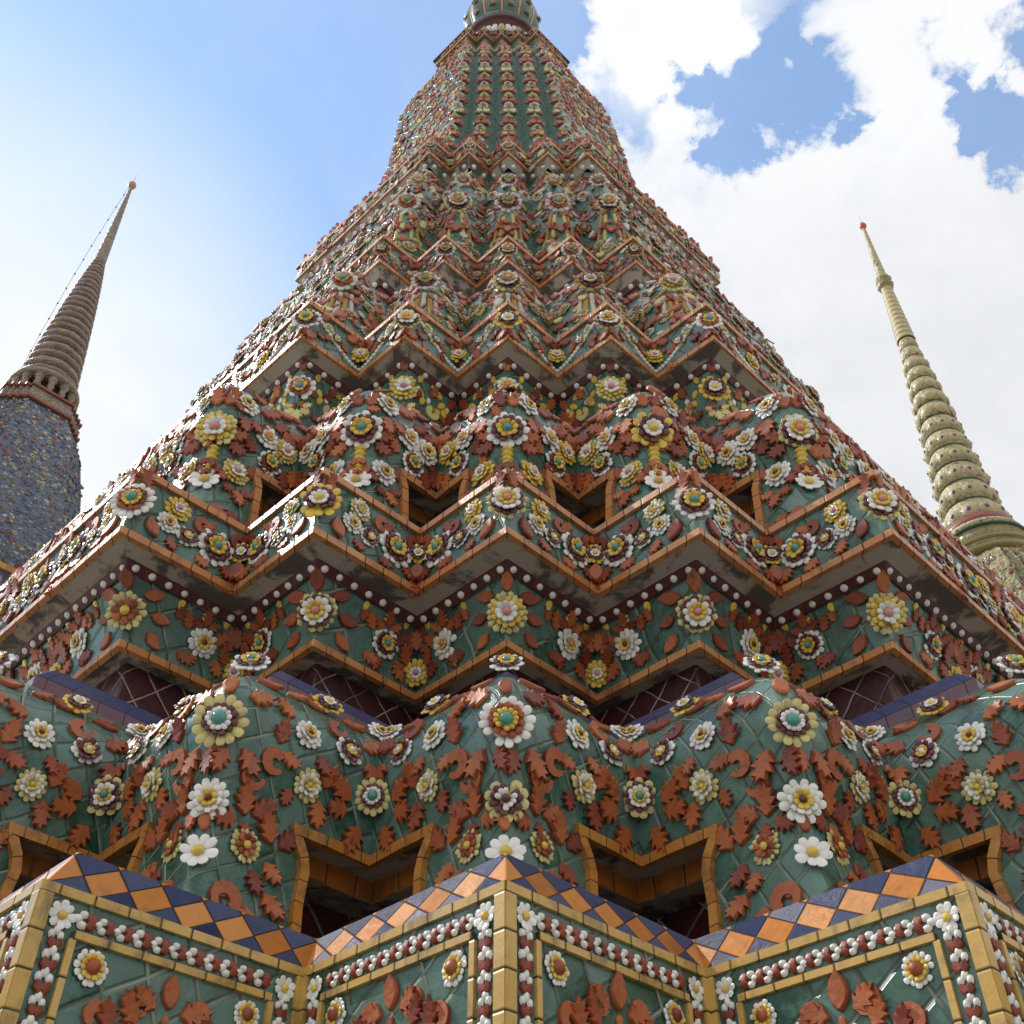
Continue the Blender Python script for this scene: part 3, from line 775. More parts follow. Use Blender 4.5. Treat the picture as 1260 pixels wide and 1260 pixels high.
# ---- first frieze, cornice
def cornice(Yf, hb, ht, Yl, hl, Yu, hu, Yrec, hrec, tile, orange, rail_h, rail_p, prow=.0, psize=.02, psp=.09, frieze_tile=None, far=14., bottom_rail=True):
    fr = Plan([(Yf, hb), (Yf - .01, hb + (ht - hb) * .25), (Yf - (Yf - prow) * .5, hb + (ht - hb) * .7), (prow, ht)], r=.02)
    sweep('recess_wall', Plan([(Yrec, hrec), (Yrec, hb + .02)]), 'maroon_tile', CH, smooth=False)
    sweep('frieze_soffit', Plan([(Yf, hb), (Yrec, hb + .005)]), 'plaster', CH, smooth=False)
    sweep('frieze', fr, frieze_tile or tile, CH)
    if bottom_rail: rail('edge_rail', Yf, hb - rail_h * .2, hb + rail_h * .9, rail_p, orange, CH)
    sweep('pearl_band', Plan([(prow - .004, ht - .02 * (psize / .02)), (prow - .06, ht + .02 * (psize / .02))]), 'maroon_band', CH, smooth=False)
    sweep('cornice_soffit', Plan([(prow - .06, ht + .02 * (psize / .02)), (Yl - .01, hl)]), 'plaster', CH, smooth=False)
    fc = Plan([(Yl, hl), (Yl + .015, hl + (hu - hl) * .5), (Yu, hu)], r=.02)
    sweep('cornice', fc, tile, CH)
    rail('edge_rail', Yl, hl - .004, hl + rail_h, rail_p, orange, CH); rail('edge_rail', Yu, hu - rail_h, hu + .004, rail_p, orange, CH)
    pr = Plan([(prow - .005, ht - .03), (prow - .06, ht + .03)], r=.012)
    rows(pr, None, ht, psp, psize, 'petal_white', 'pearl_row', CH, far=far)
    return fr, fc
F1, C1 = cornice(4.14, 3.02, 3.345, 3.785, 3.382, 3.782, 3.782, 4.27, 2.48, 'green_tile_mid', 'orange_tile_mid', .034, .022, prow=3.985, psize=.019, psp=.083)
sweep('blue_ledge', Plan([(3.79, 3.786), (3.97, 3.90)]), 'blue_tile', CH, smooth=False)
sweep('terrace', Plan([(3.97, 3.90), (4.9, 3.95)]), 'terrace_plaster', CH)
motif(F1, [('f', 'fringe', 0, 3.185, .098, 0), ('f', 'white2', .66, 3.205, .080, 0), ('f', 'yellow', 1, 3.135, .07, 0),
           ('l', 'plain', 0, 3.27, .11, 0), ('l', 'plain', .13, 3.275, .11, -68), ('l', 'plain', .20, 3.215, .10, -95), ('l', 'plain', .19, 3.14, .10, -125), ('l', 'spray', .68, 3.265, .11, 10), ('l', 'leaf', .53, 3.235, .09, 25), ('l', 'leaf', .78, 3.16, .10, 215), ('l', 'leaf', .60, 3.15, .09, 165), ('l', 'leaf', .76, 3.22, .09, -30),
           ('l', 'palm', 1, 3.21, .13, 0), ('l', 'leaf', .88, 3.16, .10, 25), ('l', 'leaf', .86, 3.26, .09, -40), ('l', 'drop', .44, 3.29, .05, 0, {'mat': 'petal_yellow'}), ('l', 'drop', .86, 3.305, .05, 0, {'mat': 'petal_yellow'}), ('l', 'drop', .66, 3.29, .045, 0, {'mat': 'petal_yellow'}), ('l', 'leaf', .42, 3.25, .07, 0), ('l', 'leaf', .45, 3.12, .09, -100)],
      alt={'fringe': ['fringe', 'cornw', 'fringe', 'sun', 'cornw'], 'white2': ['white2', 'white', 'cornt']})
motif(C1, [('f', 'cornw', 0, 3.595, .095, 0), ('f', 'yellow', .36, 3.675, .060, 0), ('f', 'white', .31, 3.575, .055, 0), ('f', 'dark', .485, 3.555, .055, 0), ('f', 'cornt', .73, 3.575, .092, 0), ('f', 'roll', 1, 3.615, .055, 0),
           ('l', 'leaf', .13, 3.72, .12, 150), ('l', 'leaf', .07, 3.70, .10, 12), ('l', 'plain', .15, 3.55, .12, 205), ('l', 'leaf', .35, 3.50, .09, 210), ('l', 'scroll', .50, 3.66, .10, -40), ('l', 'leaf', .60, 3.48, .09, 235), ('l', 'leaf', .84, 3.51, .10, 215), ('l', 'leaf', .92, 3.45, .10, 215), ('l', 'plain', 1, 3.55, .12, 180), ('l', 'scroll', .84, 3.69, .10, -60), ('l', 'leaf', .95, 3.70, .09, -60), ('l', 'leaf', .60, 3.66, .08, -60)],
      alt={'cornw': ['cornw', 'cornt', 'cornw', 'big', 'roll'], 'yellow': ['yellow', 'dahlia']}, far=12., fs=1.12)

# ---- second lion-leg base
L2 = lion([(4.42, 3.93), (4.46, 4.2), (4.53, 4.6), (4.49, 4.8), (4.44, 5.0), (4.48, 5.2), (4.60, 5.38), (4.88, 5.52)], .16, 4.70,
          lerp_tab([(3.93, .72), (4.3, .62), (4.5, .58), (4.6, .57), (4.70, .50)]), 'green_tile_mid', .045, .03, .20, .10, 'orange_tile_mid', 'orange_brick')
rail('ledge_edge', 4.9, 5.50, 5.55, .02, 'terrace_plaster', CH)
sweep('terrace', Plan([(4.88, 5.53), (6.4, 5.6)]), 'terrace_plaster', CH)
motif(L2, [('f', 'cornw', 0, 4.865, .125, 0), ('f', 'white', .27, 5.13, .085, 0), ('f', 'white2', .59, 4.97, .085, 0), ('f', 'yellow', .82, 4.95, .085, 0), ('f', 'cornt', .66, 4.82, .085, 0), ('f', 'yellow', .31, 4.625, .09, 0), ('f', 'daisy', 0, 4.49, .085, 0),
           ('l', 'leaf', .06, 5.06, .14, -14), ('l', 'leaf', .16, 4.84, .13, -70), ('l', 'leaf', .17, 4.80, .13, -115), ('l', 'leaf', .30, 5.02, .15, 190), ('l', 'leaf', .44, 5.16, .14, -70), ('l', 'leaf', .40, 5.04, .12, 200), ('l', 'leaf', .49, 4.83, .13, 60), ('l', 'leaf', .84, 4.82, .14, 190), ('l', 'leaf', .95, 4.86, .14, 175), ('l', 'leaf', .64, 5.08, .13, -60), ('l', 'leaf', .80, 5.08, .14, -70), ('l', 'leaf', .93, 5.04, .13, -60), ('l', 'spray', .36, 4.52, .15, 200), ('l', 'leaf', .40, 4.66, .12, -60), ('l', 'leaf', .22, 4.60, .12, 160), ('l', 'scroll', .14, 4.62, .13, 160),
           ('l', 'plain', .55, 5.28, .14, -85), ('l', 'plain', .85, 5.27, .14, -85), ('l', 'leaf', .2, 4.3, .15, 200), ('l', 'spray', .5, 4.3, .15, 190)], far=12.,
      alt={'cornw': ['cornt', 'roll', 'cornw', 'fringe', 'cornt'], 'yellow': ['yellow', 'fringe', 'white']}, fs=1.06)
def rope(plan, c, sg, a, h0, h1, size, mat, name='rope_tassel', sway=0.):
    n = int(abs(h1 - h0) / (size * 1.0)) + 1; fr = []
    for i in range(n):
        f = i / max(1, n - 1); q = plan.frame(c, sg, a + sway * f, h0 + (h1 - h0) * f); fr.append(q)
        w_ = project(q[0])
        if w_ is None or not -40 < w_[0] < 1300: return
    bump_tube(name, fr, size, mat, CH)
for c in range(-2, 3): rope(L2, c, 1, 0., 4.76, 4.55, .034, 'petal_yellow')

# ---- second frieze and cornice
F2, C2 = cornice(6.05, 6.5, 7.155, 5.736, 7.223, 5.75, 7.731, 6.3, 5.58, 'green_tile_mid', 'orange_tile_mid', .045, .03, prow=5.93, psize=.027, psp=.135, far=18.)
sweep('terrace', Plan([(5.76, 7.734), (6.6, 7.85)]), 'terrace_plaster', CH)
YD = {'mat': 'petal_yellow'}; PT = {'mat': 'terracotta_pale'}; MR = {'mat': 'petal_maroon'}; CR = {'mat': 'petal_cream'}; WD = {'mat': 'petal_white'}
motif(F2, fs=.9, items=[('f', 'fringe', 0, 6.93, .145, 0), ('l', 'drop', 0, 7.09, .10, 0), ('l', 'drop', 0, 7.15, .06, 0, WD), ('l', 'palm', 0, 6.75, .17, 180, CR), ('l', 'drop', .25, 7.07, .08, 0, YD), ('l', 'drop', .34, 6.96, .08, 30, YD), ('l', 'drop', .30, 6.88, .08, -20, YD), ('l', 'drop', .55, 7.05, .09, 20, YD), ('l', 'drop', .62, 6.97, .09, -40, YD), ('l', 'drop', .68, 7.06, .08, 60, YD), ('l', 'drop', .72, 6.90, .09, 0, YD), ('l', 'drop', .55, 6.87, .09, -20, YD), ('l', 'scroll', .45, 6.80, .16, 20, CR), ('l', 'spray', .82, 6.84, .17, 0), ('l', 'leaf', .5, 7.02, .12, -10), ('l', 'leaf', .80, 7.02, .13, -20), ('l', 'leaf', .18, 6.8, .13, 130), ('f', 'dark', 1, 6.88, .07, 0), ('l', 'drop', .44, 6.94, .06, 0, WD), ('l', 'drop', .78, 6.97, .06, 0, WD)],
      alt={'fringe': ['cornw', 'fringe', 'roll', 'blue', 'fringe']}, far=12.)
motif(C2, fs=.92, items=[('f', 'cornw', 0, 7.50, .135, 0), ('f', 'roll', .52, 7.50, .085, 0), ('f', 'yellow', 1, 7.48, .10, 0), ('f', 'dahlia', .36, 7.57, .07, 0), ('l', 'leaf', .14, 7.38, .16, 140), ('l', 'leaf', .20, 7.36, .15, 120), ('l', 'leaf', .16, 7.62, .12, -70), ('l', 'leaf', .70, 7.60, .13, -60), ('l', 'leaf', .88, 7.63, .12, -70), ('l', 'leaf', .35, 7.42, .12, 100), ('l', 'leaf', .74, 7.44, .11, 60)],
      alt={'cornw': ['roll', 'cornw', 'blue', 'cornt', 'cornw']}, far=15.)
def swag(plan, c, sg, s0, s1, h0, dip, size, mat, name='bead_swag'):
    h = plan.pts[0][1]; L0 = plan.pitch(h) / SQ; n = 15; fr = []
    for i in range(n):
        f = i / (n - 1); fr.append(plan.frame(c, sg, (s0 + (s1 - s0) * f) * L0, h0 - dip * math.sin(f * math.pi / 2) ** 1.2))
    bump_tube(name, fr, size, mat, CH)
for c in range(-2, 3):
    for sg in (-1, 1): swag(C2, c, sg, .22, 1.0, 7.60, .27, .019, 'petal_white')

# ---- third lion-leg base (no openings seen), third cornice
L3 = Plan([(6.2, 7.82), (6.38, 8.3), (6.52, 8.8), (6.58, 9.2), (6.74, 9.65), (7.05, 9.95)], r=.2, smooth=2)
sweep('lotus_base', L3, 'green_tile_far', CH, sub=4)
sweep('terrace', Plan([(7.0, 9.94), (8.7, 10.1)]), 'terrace_plaster', CH)
motif(L3, fs=0.8, ls=0.75, up=True, items=[('f', 'roll', 0, 9.24, .19, 0, {'face': .5}), ('f', 'white', .55, 9.35, .13, 0), ('f', 'white2', .80, 9.2, .13, 0), ('f', 'yellow', .95, 9.03, .12, 0), ('f', 'dahlia', .62, 9.05, .11, 0), ('l', 'leaf', .05, 9.42, .26, -14, PT), ('l', 'leaf', .12, 9.55, .2, -40, PT), ('l', 'spray', .24, 9.05, .22, 200, PT), ('l', 'leaf', .4, 9.3, .2, -60, PT), ('l', 'leaf', .4, 8.8, .22, 170, PT), ('l', 'leaf', .6, 8.8, .22, 200), ('l', 'leaf', .8, 8.85, .2, 180), ('l', 'leaf', .7, 9.5, .2, -60, PT), ('l', 'leaf', .92, 9.5, .2, -30, PT), ('f', 'daisy', .3, 9.42, .09, 0), ('f', 'fringe', .3, 8.7, .12, 0), ('f', 'white', .7, 8.6, .11, 0), ('l', 'scroll', .2, 8.6, .2, 180, PT)],
      far=16., mat='terracotta', alt={'roll': ['cornw', 'roll', 'fringe', 'blue', 'cornt']})
for c in range(-2, 3):
    for k, m_ in ((-.13, 'petal_grey'), (-.065, 'petal_ochre'), (0.001, 'petal_grey'), (.065, 'petal_ochre'), (.13, 'petal_grey')):
        rope(L3, c, 1 if k > 0 else -1, abs(k), 9.08, 8.62, .026, m_, sway=abs(k) * .6)
    for sg in (-1, 1): swag(L3, c, sg, .12, .9, 9.2, .12, .024, 'petal_ochre')
F3, C3 = cornice(8.5, 10.6, 11.55, 8.123, 11.72, 8.1, 12.27, 8.8, 10.05, 'green_tile_far', 'orange_tile_mid', .06, .035, prow=8.3, psize=.04, psp=.17, frieze_tile='maroon_band', far=18., bottom_rail=False)
sweep('terrace', Plan([(8.1, 12.275), (9.2, 12.5)]), 'terrace_plaster', CH)
motif(F3, fs=0.9, ls=1.0, up=True, items=[('l', 'spray', 0, 11.2, .25, 0), ('l', 'spray', .5, 11.2, .25, 0), ('l', 'palm', 1, 11.2, .25, 0), ('f', 'fringe', 0, 11.0, .13, 0)], far=10.)
motif(C3, fs=0.9, ls=0.9, up=True, items=[('f', 'cornw', 0, 12.03, .15, 0), ('f', 'dahlia', .36, 12.0, .085, 0), ('f', 'dark', .62, 11.98, .10, 0), ('f', 'yellow', 1, 11.98, .10, 0), ('l', 'leaf', .14, 12.15, .17, 140, PT), ('l', 'leaf', .2, 11.88, .18, 120, PT), ('l', 'leaf', .48, 12.12, .15, -60, PT), ('l', 'leaf', .76, 12.1, .16, -60, PT), ('l', 'leaf', .5, 11.86, .15, 110, PT), ('l', 'leaf', .85, 11.9, .16, 130, PT)],
      far=16., alt={'cornw': ['cornw', 'blue', 'roll', 'cornt']})
# ---- lotus bulb with two rows of big round flowers
LA = Plan([(8.8, 12.4), (9.15, 13.2), (9.33, 14.0), (9.28, 14.8), (9.4, 15.3), (9.75, 15.7)], r=.22, smooth=1)
sweep('lotus_base', LA, 'green_tile_far', CH, sub=4)
LB = Plan([(9.82, 15.68), (9.9, 16.2), (9.93, 16.8), (10.2, 17.2), (10.55, 17.9), (10.9, 18.75)], r=.2, smooth=1)
sweep('lotus_petals', LB, 'green_tile_far', CH, sub=4)
motif(LA, fs=0.72, ls=0.62, up=True, items=[('f', 'cornt', 0, 15.05, .29, 0, {'face': 1.1}), ('f', 'roll', .93, 14.8, .17, 0, {'face': .9}), ('f', 'dark', .55, 15.0, .15, 0), ('l', 'leaf', .25, 15.1, .3, -40, PT), ('l', 'leaf', .35, 14.6, .3, 160, PT), ('l', 'palm', 0, 14.55, .36, 180, PT), ('l', 'leaf', .6, 14.55, .3, 190, PT), ('l', 'leaf', .82, 14.9, .28, 180, PT), ('l', 'leaf', .75, 15.3, .25, -50, PT), ('f', 'dahlia', .5, 14.2, .14, 0), ('f', 'yellow', .78, 14.1, .14, 0), ('f', 'fringe', .25, 14.0, .16, 0), ('l', 'spray', .4, 13.6, .3, 180), ('l', 'spray', .75, 13.6, .3, 180), ('l', 'leaf', 0, 13.7, .3, 180)],
      far=20., alt={'cornt': ['cornt', 'blue', 'cornw']})
for c in range(-2, 3):
    for k, m_ in ((-.16, 'petal_ochre'), (-.08, 'petal_cream'), (.08, 'petal_cream'), (.16, 'petal_ochre')): rope(LA, c, 1 if k > 0 else -1, abs(k), 14.85, 14.2, .032, m_, sway=abs(k) * .9)
motif(LB, fs=0.72, ls=0.55, up=True, items=[('f', 'fringe', 0, 16.75, .22, 0, {'face': 1.1}), ('f', 'white', .62, 16.5, .16, 0, {'face': .9}), ('l', 'leaf', 0, 17.0, .5, 0, PT), ('l', 'leaf', .2, 16.95, .42, -20, PT), ('l', 'leaf', .4, 17.0, .4, -30, PT), ('l', 'leaf', .8, 16.9, .4, 10, PT), ('l', 'leaf', .3, 16.2, .35, 170, PT), ('l', 'spray', .1, 17.5, .4, 0, PT), ('l', 'spray', .6, 17.4, .4, 0, PT), ('l', 'leaf', .85, 16.2, .3, 180, PT), ('f', 'white2', .3, 17.45, .12, 0), ('f', 'dahlia', .85, 17.5, .12, 0), ('l', 'palm', .5, 18.1, .35, 0), ('f', 'dark', 0, 18.0, .13, 0)],
      far=20., alt={'fringe': ['cornt', 'fringe', 'blue']})
# ---- cornice under the bell
sweep('cornice_soffit', Plan([(10.9, 18.74), (10.754, 18.943)]), 'plaster', CH)
C4 = Plan([(10.754, 18.943), (10.7, 19.42)], r=.03); sweep('cornice', C4, 'green_tile_far', CH)
rail('edge_rail', 10.754, 18.93, 19.02, .04, 'orange_tile_mid', CH); rail('edge_rail', 10.71, 19.35, 19.43, .04, 'orange_tile_mid', CH)
rows(Plan([(10.9, 18.74), (10.754, 18.943)], r=.02), None, 18.82, .22, .05, 'petal_white', 'pearl_row', CH, far=10.)
motif(C4, fs=0.8, ls=0.6, up=True, items=[('f', 'cornw', 0, 19.22, .16, 0), ('f', 'white', .5, 19.18, .11, 0), ('f', 'dahlia', 1, 19.15, .12, 0), ('l', 'leaf', .12, 19.4, .25, -20, PT), ('l', 'leaf', .25, 19.1, .22, 120, PT), ('l', 'leaf', .75, 19.3, .22, -50, PT), ('l', 'leaf', .35, 19.4, .25, 0, PT), ('f', 'yellow', .75, 19.15, .09, 0), ('l', 'leaf', .6, 19.42, .25, 10, PT)], far=8.)
BL0 = Plan([(10.72, 19.43), (11.2, 20.3), (11.9, 21.3)], r=.06)
sweep('bell_foot', BL0, 'green_tile_far', CH)
for h in (19.75, 20.2, 20.7): motif(BL0, fs=0.8, ls=0.55, up=True, items=[('l', 'leaf', 0, h, .5, 0, PT), ('l', 'leaf', .5, h - .1, .45, 0, PT), ('f', 'dahlia', .25, h + .1, .13, 0), ('f', 'white', .75, h, .13, 0), ('l', 'spray', .9, h, .35, 0, PT)], far=6.)
# ---- bell
BELL = Plan([(11.95, 21.2), (12.05, 22.2), (12.16, 23.8), (12.26, 25.2), (12.34, 26.3), (12.5, 27.1), (12.8, 27.8), (13.12, 28.6), (13.33, 29.46)], r=.035)
sweep('bell', BELL, 'bell_tile', CH)
OR = {'mat': 'orange_glaze'}
it = []
for i, h in enumerate(np.arange(21.5, 27.4, .56)):
    it += [('l', 'plain', .05, h, .26, -30, (PT, OR, PT, CR)[i % 4]), ('l', 'leaf', .20, h + .05, .22, -38, PT), ('l', 'plain', .34, h + .12, .19, -30, (CR, PT, WD)[i % 3]), ('l', 'leaf', .14, h + .3, .18, 150, PT), ('l', 'drop', .28, h + .36, .10, 0, (WD, YD, PT)[i % 3]), ('l', 'plain', .42, h + .3, .16, 160, PT)]
    it += [('f', ('dahlia', 'white', 'yellow', 'white2')[i % 4], 0, h + .22, (.11, .14)[i % 2], 0, {'face': .4})]
for c_ in (.15, .5, .85): it += [('f', 'dahlia', c_, 27.45, .11, 0, {'face': .4}), ('l', 'leaf', c_ - .1, 27.75, .3, 10, PT), ('f', 'white', c_, 28.2, .1, 0, {'face': .4})]
motif(BELL, fs=0.85, ls=0.9, up=True, items=it, far=0.)
for c, sg in ((-2, -1), (2, 1)):
    for i, h in enumerate(np.arange(21.5, 29.2, .32)):
        for j in range(27):
            a = .08 + j * .17 + (i % 2) * .08
            if a > BELL.seglen(BELL.Y(h), h, c, sg) * 2 - .1: continue
            put('l', random.choice(['leaf', 'leaf', 'plain', 'scroll', 'spray']), BELL, c, sg, a, h, random.uniform(.13, .22), random.uniform(-50, 50) + (180 if random.random() < .3 else 0), random.choice(['terracotta_pale', 'terracotta_pale', 'terracotta_pale', 'petal_cream', 'orange_glaze']))
            if (i + j) % 3 == 0: put('f', random.choice(['dahlia_u', 'white_u', 'yellow_u', 'fringe_u']), BELL, c, sg, a + .08, h + .14, .085, 0)
def fill(plan, h0, h1, dh, da, size, mats, far):
    for h in np.arange(h0, h1, dh):
        for c in range(-2, 3):
            for sg in (-1, 1):
                L = plan.seglen(plan.Y(h), h, c, sg); main = abs(c) == 2 and sg * c > 0
                L = min(2 * L, far) if main else L
                a = random.uniform(.02, da)
                while a < L - .03:
                    put('l', random.choice(['leaf', 'leaf', 'plain', 'drop']), plan, c, sg, a, h + random.uniform(-.3, .3) * dh, size * random.uniform(.7, 1.2), random.uniform(-180, 180), random.choice(mats))
                    a += da * random.uniform(.7, 1.4)
TP = ['terracotta_pale', 'terracotta_pale', 'terracotta', 'terracotta', 'petal_cream', 'petal_grey']
fill(L3, 8.3, 9.7, .2, .19, .13, TP, 14.); fill(C3, 11.85, 12.2, .16, .2, .11, TP, 14.); fill(LA, 13.3, 15.5, .26, .22, .165, TP, 16.); fill(LB, 15.9, 18.5, .25, .2, .165, TP, 16.); fill(BL0, 19.6, 21.1, .25, .22, .17, TP, 8.); fill(C4, 19.05, 19.4, .2, .28, .2, TP, 10.)
fill(C2, 7.32, 7.66, .17, .22, .10, ['terracotta', 'terracotta_pale'], 14.); fill(F2, 6.75, 7.1, .2, .25, .11, ['terracotta', 'terracotta', 'petal_ochre'], 12.); fill(L2, 4.8, 5.3, .24, .22, .12, ['terracotta'], 12.)
# ---- flared cornice over the bell, then the round parts and the spire
C5 = Plan([(13.26, 29.45), (13.22, 29.6), (13.19, 29.74)], r=.02); sweep('cornice', C5, 'green_tile_far', CH)
sweep('cornice_soffit', Plan([(13.4, 29.448), (13.26, 29.4485)]), 'orange_tile_mid', CH)
rail('edge_rail', 13.26, 29.44, 29.52, .04, 'orange_tile_mid', CH); rail('edge_rail', 13.20, 29.68, 29.75, .05, 'maroon_band', CH)
sweep('terrace', Plan([(13.16, 29.745), (14.2, 29.8)]), 'terrace_plaster', CH)
motif(C5, fs=0.9, ls=1.0, up=True, items=[('f', 'fringe', 0, 29.6, .10, 0, {'face': .3}), ('l', 'leaf', .5, 29.56, .16, 0, PT), ('f', 'white', .9, 29.6, .08, 0)], far=5.)

def lathe(name, prof, mat, parent, n=48, loc=(0, 0, 0), smooth=True, scal=None, vs=1., us=1.):
    V = []; F = []; UV = []; arc = 0
    for i, (r, z) in enumerate(prof):
        if i: arc += math.hypot(r - prof[i - 1][0], z - prof[i - 1][1])
        for j in range(n + 1):
            a = j / n * 2 * math.pi; rr = r * (1 + (scal(a, i) if scal else 0))
            V.append((loc[0] + rr * math.cos(a), loc[1] + rr * math.sin(a), loc[2] + z)); UV.append((j / n * 2 * math.pi * us, arc * vs))
    for i in range(len(prof) - 1):
        for j in range(n): F.append((i * (n + 1) + j, i * (n + 1) + j + 1, (i + 1) * (n + 1) + j + 1, (i + 1) * (n + 1) + j))
    me = bpy.data.meshes.new(name); me.from_pydata(V, [], F)
    ul = me.uv_layers.new(name='UVMap'); li = np.zeros(len(me.loops), int); me.loops.foreach_get('vertex_index', li)
    ul.data.foreach_set('uv', np.array(UV)[li].ravel())
    me.polygons.foreach_set('use_smooth', np.full(len(me.polygons), smooth)); me.materials.append(MATS[mat]); me.update()
    return link(name, me, parent)
TX = -.21
TZ = EYE + .95; TL = (TX, 0, TZ)
lathe('neck', [(1.22, 28.9), (1.12, 30.3), (1.0, 30.7), (.95, 30.95), (1.05, 31.1)], 'maroon_band', CH, loc=TL)
for j in range(36):
    a = j / 36 * 2 * math.pi
    for hh, rr, sz in ((30.2, 1.16, .10), (30.62, 1.04, .085)):
        b = Batch(); b.put(pearl('petal_white' if j % 3 else 'petal_yellow'), Matrix.Translation((TX + rr * math.cos(a), rr * math.sin(a), hh + TZ)) @ Matrix.Rotation(a + math.pi / 2, 4, 'Z') @ Matrix.Rotation(math.pi / 2, 4, 'X') @ Matrix.Diagonal((sz, sz, sz, 1)))
        b.build('neck_bead', CH, True)
lathe('spire_disc', [(.9, 31.05), (1.10, 31.1), (1.14, 31.18), (1.12, 31.28), (1.02, 31.38), (.85, 31.42)], 'maroon_band', CH, loc=TL)
lathe('spire_disc', [(.85, 31.38), (1.06, 31.43), (1.09, 31.52), (1.04, 31.62), (.85, 31.7)], 'green_tile_far', CH, loc=TL)
lathe('spire_cushion', [(.80, 31.66), (.93, 31.9), (1.04, 32.4), (1.06, 32.9), (1.0, 33.4), (.8, 33.9)], 'dark_green_glaze', CH, n=96, loc=TL, scal=lambda a, k: .07 * abs(math.sin(6 * a)))
for j in range(12):
    a = j / 12 * 2 * math.pi; V = []; F = []
    tp = Tpl()
    for i, (r, z) in enumerate([(.80, 31.66), (.93, 31.9), (1.04, 32.4), (1.06, 32.9), (1.0, 33.4), (.8, 33.9)]):
        for da, dr in ((-.03, -.02), (-.025, .03), (.025, .03), (.03, -.02)):
            V.append((TX + (r + dr) * math.cos(a + da), (r + dr) * math.sin(a + da), z + TZ))
    for i in range(5):
        for k in range(3): F.append((i * 4 + k, i * 4 + k + 1, (i + 1) * 4 + k + 1, (i + 1) * 4 + k))
    tp.add(V, F, 'orange_glaze'); bb = Batch(); bb.put(tp.done()); bb.build('cushion_rib', CH)
pr = []
for i in range(20):
    z = 33.9 + i * .3; r = .85 * (1 - i / 30)
    pr += [(r * .86, z), (r, z + .1), (r, z + .2), (r * .84, z + .29)]
pr += [(.25, 40.2), (.05, 43.5), (.0, 43.6)]
for j in range(12):
    a = (j + .5) / 12 * 2 * math.pi
    for zz, rr, sz in ((32.15, 1.05, .13), (32.75, 1.13, .15)):
        o = link('flower', vmesh(('roll_u', 'far'), ftpl('roll_u', True)['full'], 'flower'), CH)
        o.matrix_world = Matrix.Translation((TX + rr * math.cos(a), rr * math.sin(a), zz + TZ)) @ Matrix.Rotation(a + math.pi / 2, 4, 'Z') @ Matrix.Rotation(math.pi / 2, 4, 'X') @ Matrix.Scale(sz, 4)
lathe('spire', pr, 'green_tile_far', CH, loc=TL)

# ---- place the flowers and leaves: the hundred largest singly, the rest as one part
FLOWERS.sort(key=lambda q: -q[0]); LEAVES.sort(key=lambda q: -q[0])
for px, k, M, _ in FLOWERS[:76]:
    vr = random.randrange(3); tp = ftpl(k, False, vr)
    o = link('flower', vmesh((k, 'o', vr), tp['outer'], 'flower'), CH, label=FLW[k]['text']); o.matrix_world = M
    if tp['inner']: link('inner_petals', vmesh((k, 'i', vr), tp['inner'], 'inner_petals'), o)
    link('flower_centre', vmesh((k, 'c', vr), tp['centre'], 'flower_centre'), o)
b = Batch()
for px, k, M, _ in FLOWERS[76:]: b.put(ftpl(k, px < 26, random.randrange(3))['full'], M)
b.build('flower', CH)['kind'] = 'stuff'
for px, k, M, m in LEAVES[:100]:
    o = link('leaf', vmesh((k, m, 'l'), leaf_tpl(k, m), 'leaf'), CH); o.matrix_world = M
b = Batch()
for px, k, M, m in LEAVES[100:]: b.put(leaf_tpl(k, m), M)
b.build('leaf', CH)['kind'] = 'stuff'
for L_, nm, tf in ((PEARLS, 'pearl', lambda k: pearl(k)), (GARL, 'garland_piece', lambda k: GT[k])):
    L_.sort(key=lambda q: -q[0])
    for px, k, M, _ in L_[:100]:
        o = link(nm, vmesh((k, nm), tf(k), nm), CH); o.matrix_world = M
    if len(L_) <= 100: continue
    b = Batch()
    for px, k, M, _ in L_[100:]: b.put(tf(k), M)
    b.build(nm, CH, True)['kind'] = 'stuff'
print('flowers', len(FLOWERS), 'leaves', len(LEAVES))
#@@SIDE
# ================================================================== THE TWO CHEDIS BEHIND
def mosaic(name, cols, scale, rough=.35, dirt=.4):
    """broken-porcelain mosaic: small irregular shards"""
    m, t, b = base_mat(name)
    pos = t.new('ShaderNodeNewGeometry').outputs['Position']
    v = t.new('ShaderNodeTexVoronoi'); v.inputs['Scale'].default_value = scale; t.l.new(pos, v.inputs['Vector'])
    s = t.new('ShaderNodeSeparateColor'); t.l.new(v.outputs['Color'], s.inputs[0])
    rp = t.new('ShaderNodeValToRGB'); rp.color_ramp.interpolation = 'CONSTANT'; e = rp.color_ramp.elements
    tot = sum(w for c, w in cols); acc = 0
    for i, (c, w_) in enumerate(cols):
        k = e[i] if i < 2 else e.new(0); k.position = acc / tot; k.color = c + (1,); acc += w_
    t.l.new(s.outputs[0], rp.inputs[0])
    n = t.noise(pos, 3.5, 5, .6)
    c = t.mix(t.m('MULTIPLY', t.ss(n, .42, .7), dirt), rp.outputs[0], (.05, .045, .04))
    t.put(b.inputs['Base Color'], c); t.put(b.inputs['Roughness'], t.m('ADD', rough, t.m('MULTIPLY', s.outputs[1], .3)))
    bp = t.new('ShaderNodeBump'); bp.inputs['Strength'].default_value = .8; bp.inputs['Distance'].default_value = .05
    t.put(bp.inputs['Height'], t.m('ADD', v.outputs['Distance'], s.outputs[2])); t.l.new(bp.outputs[0], b.inputs['Normal'])
mosaic('blue_mosaic', [((.12, .14, .20), 4), ((.19, .21, .25), 3), ((.19, .21, .15), 2.5), ((.42, .33, .12), 3.4), ((.46, .42, .30), 3), ((.24, .13, .09), 1)], 9)
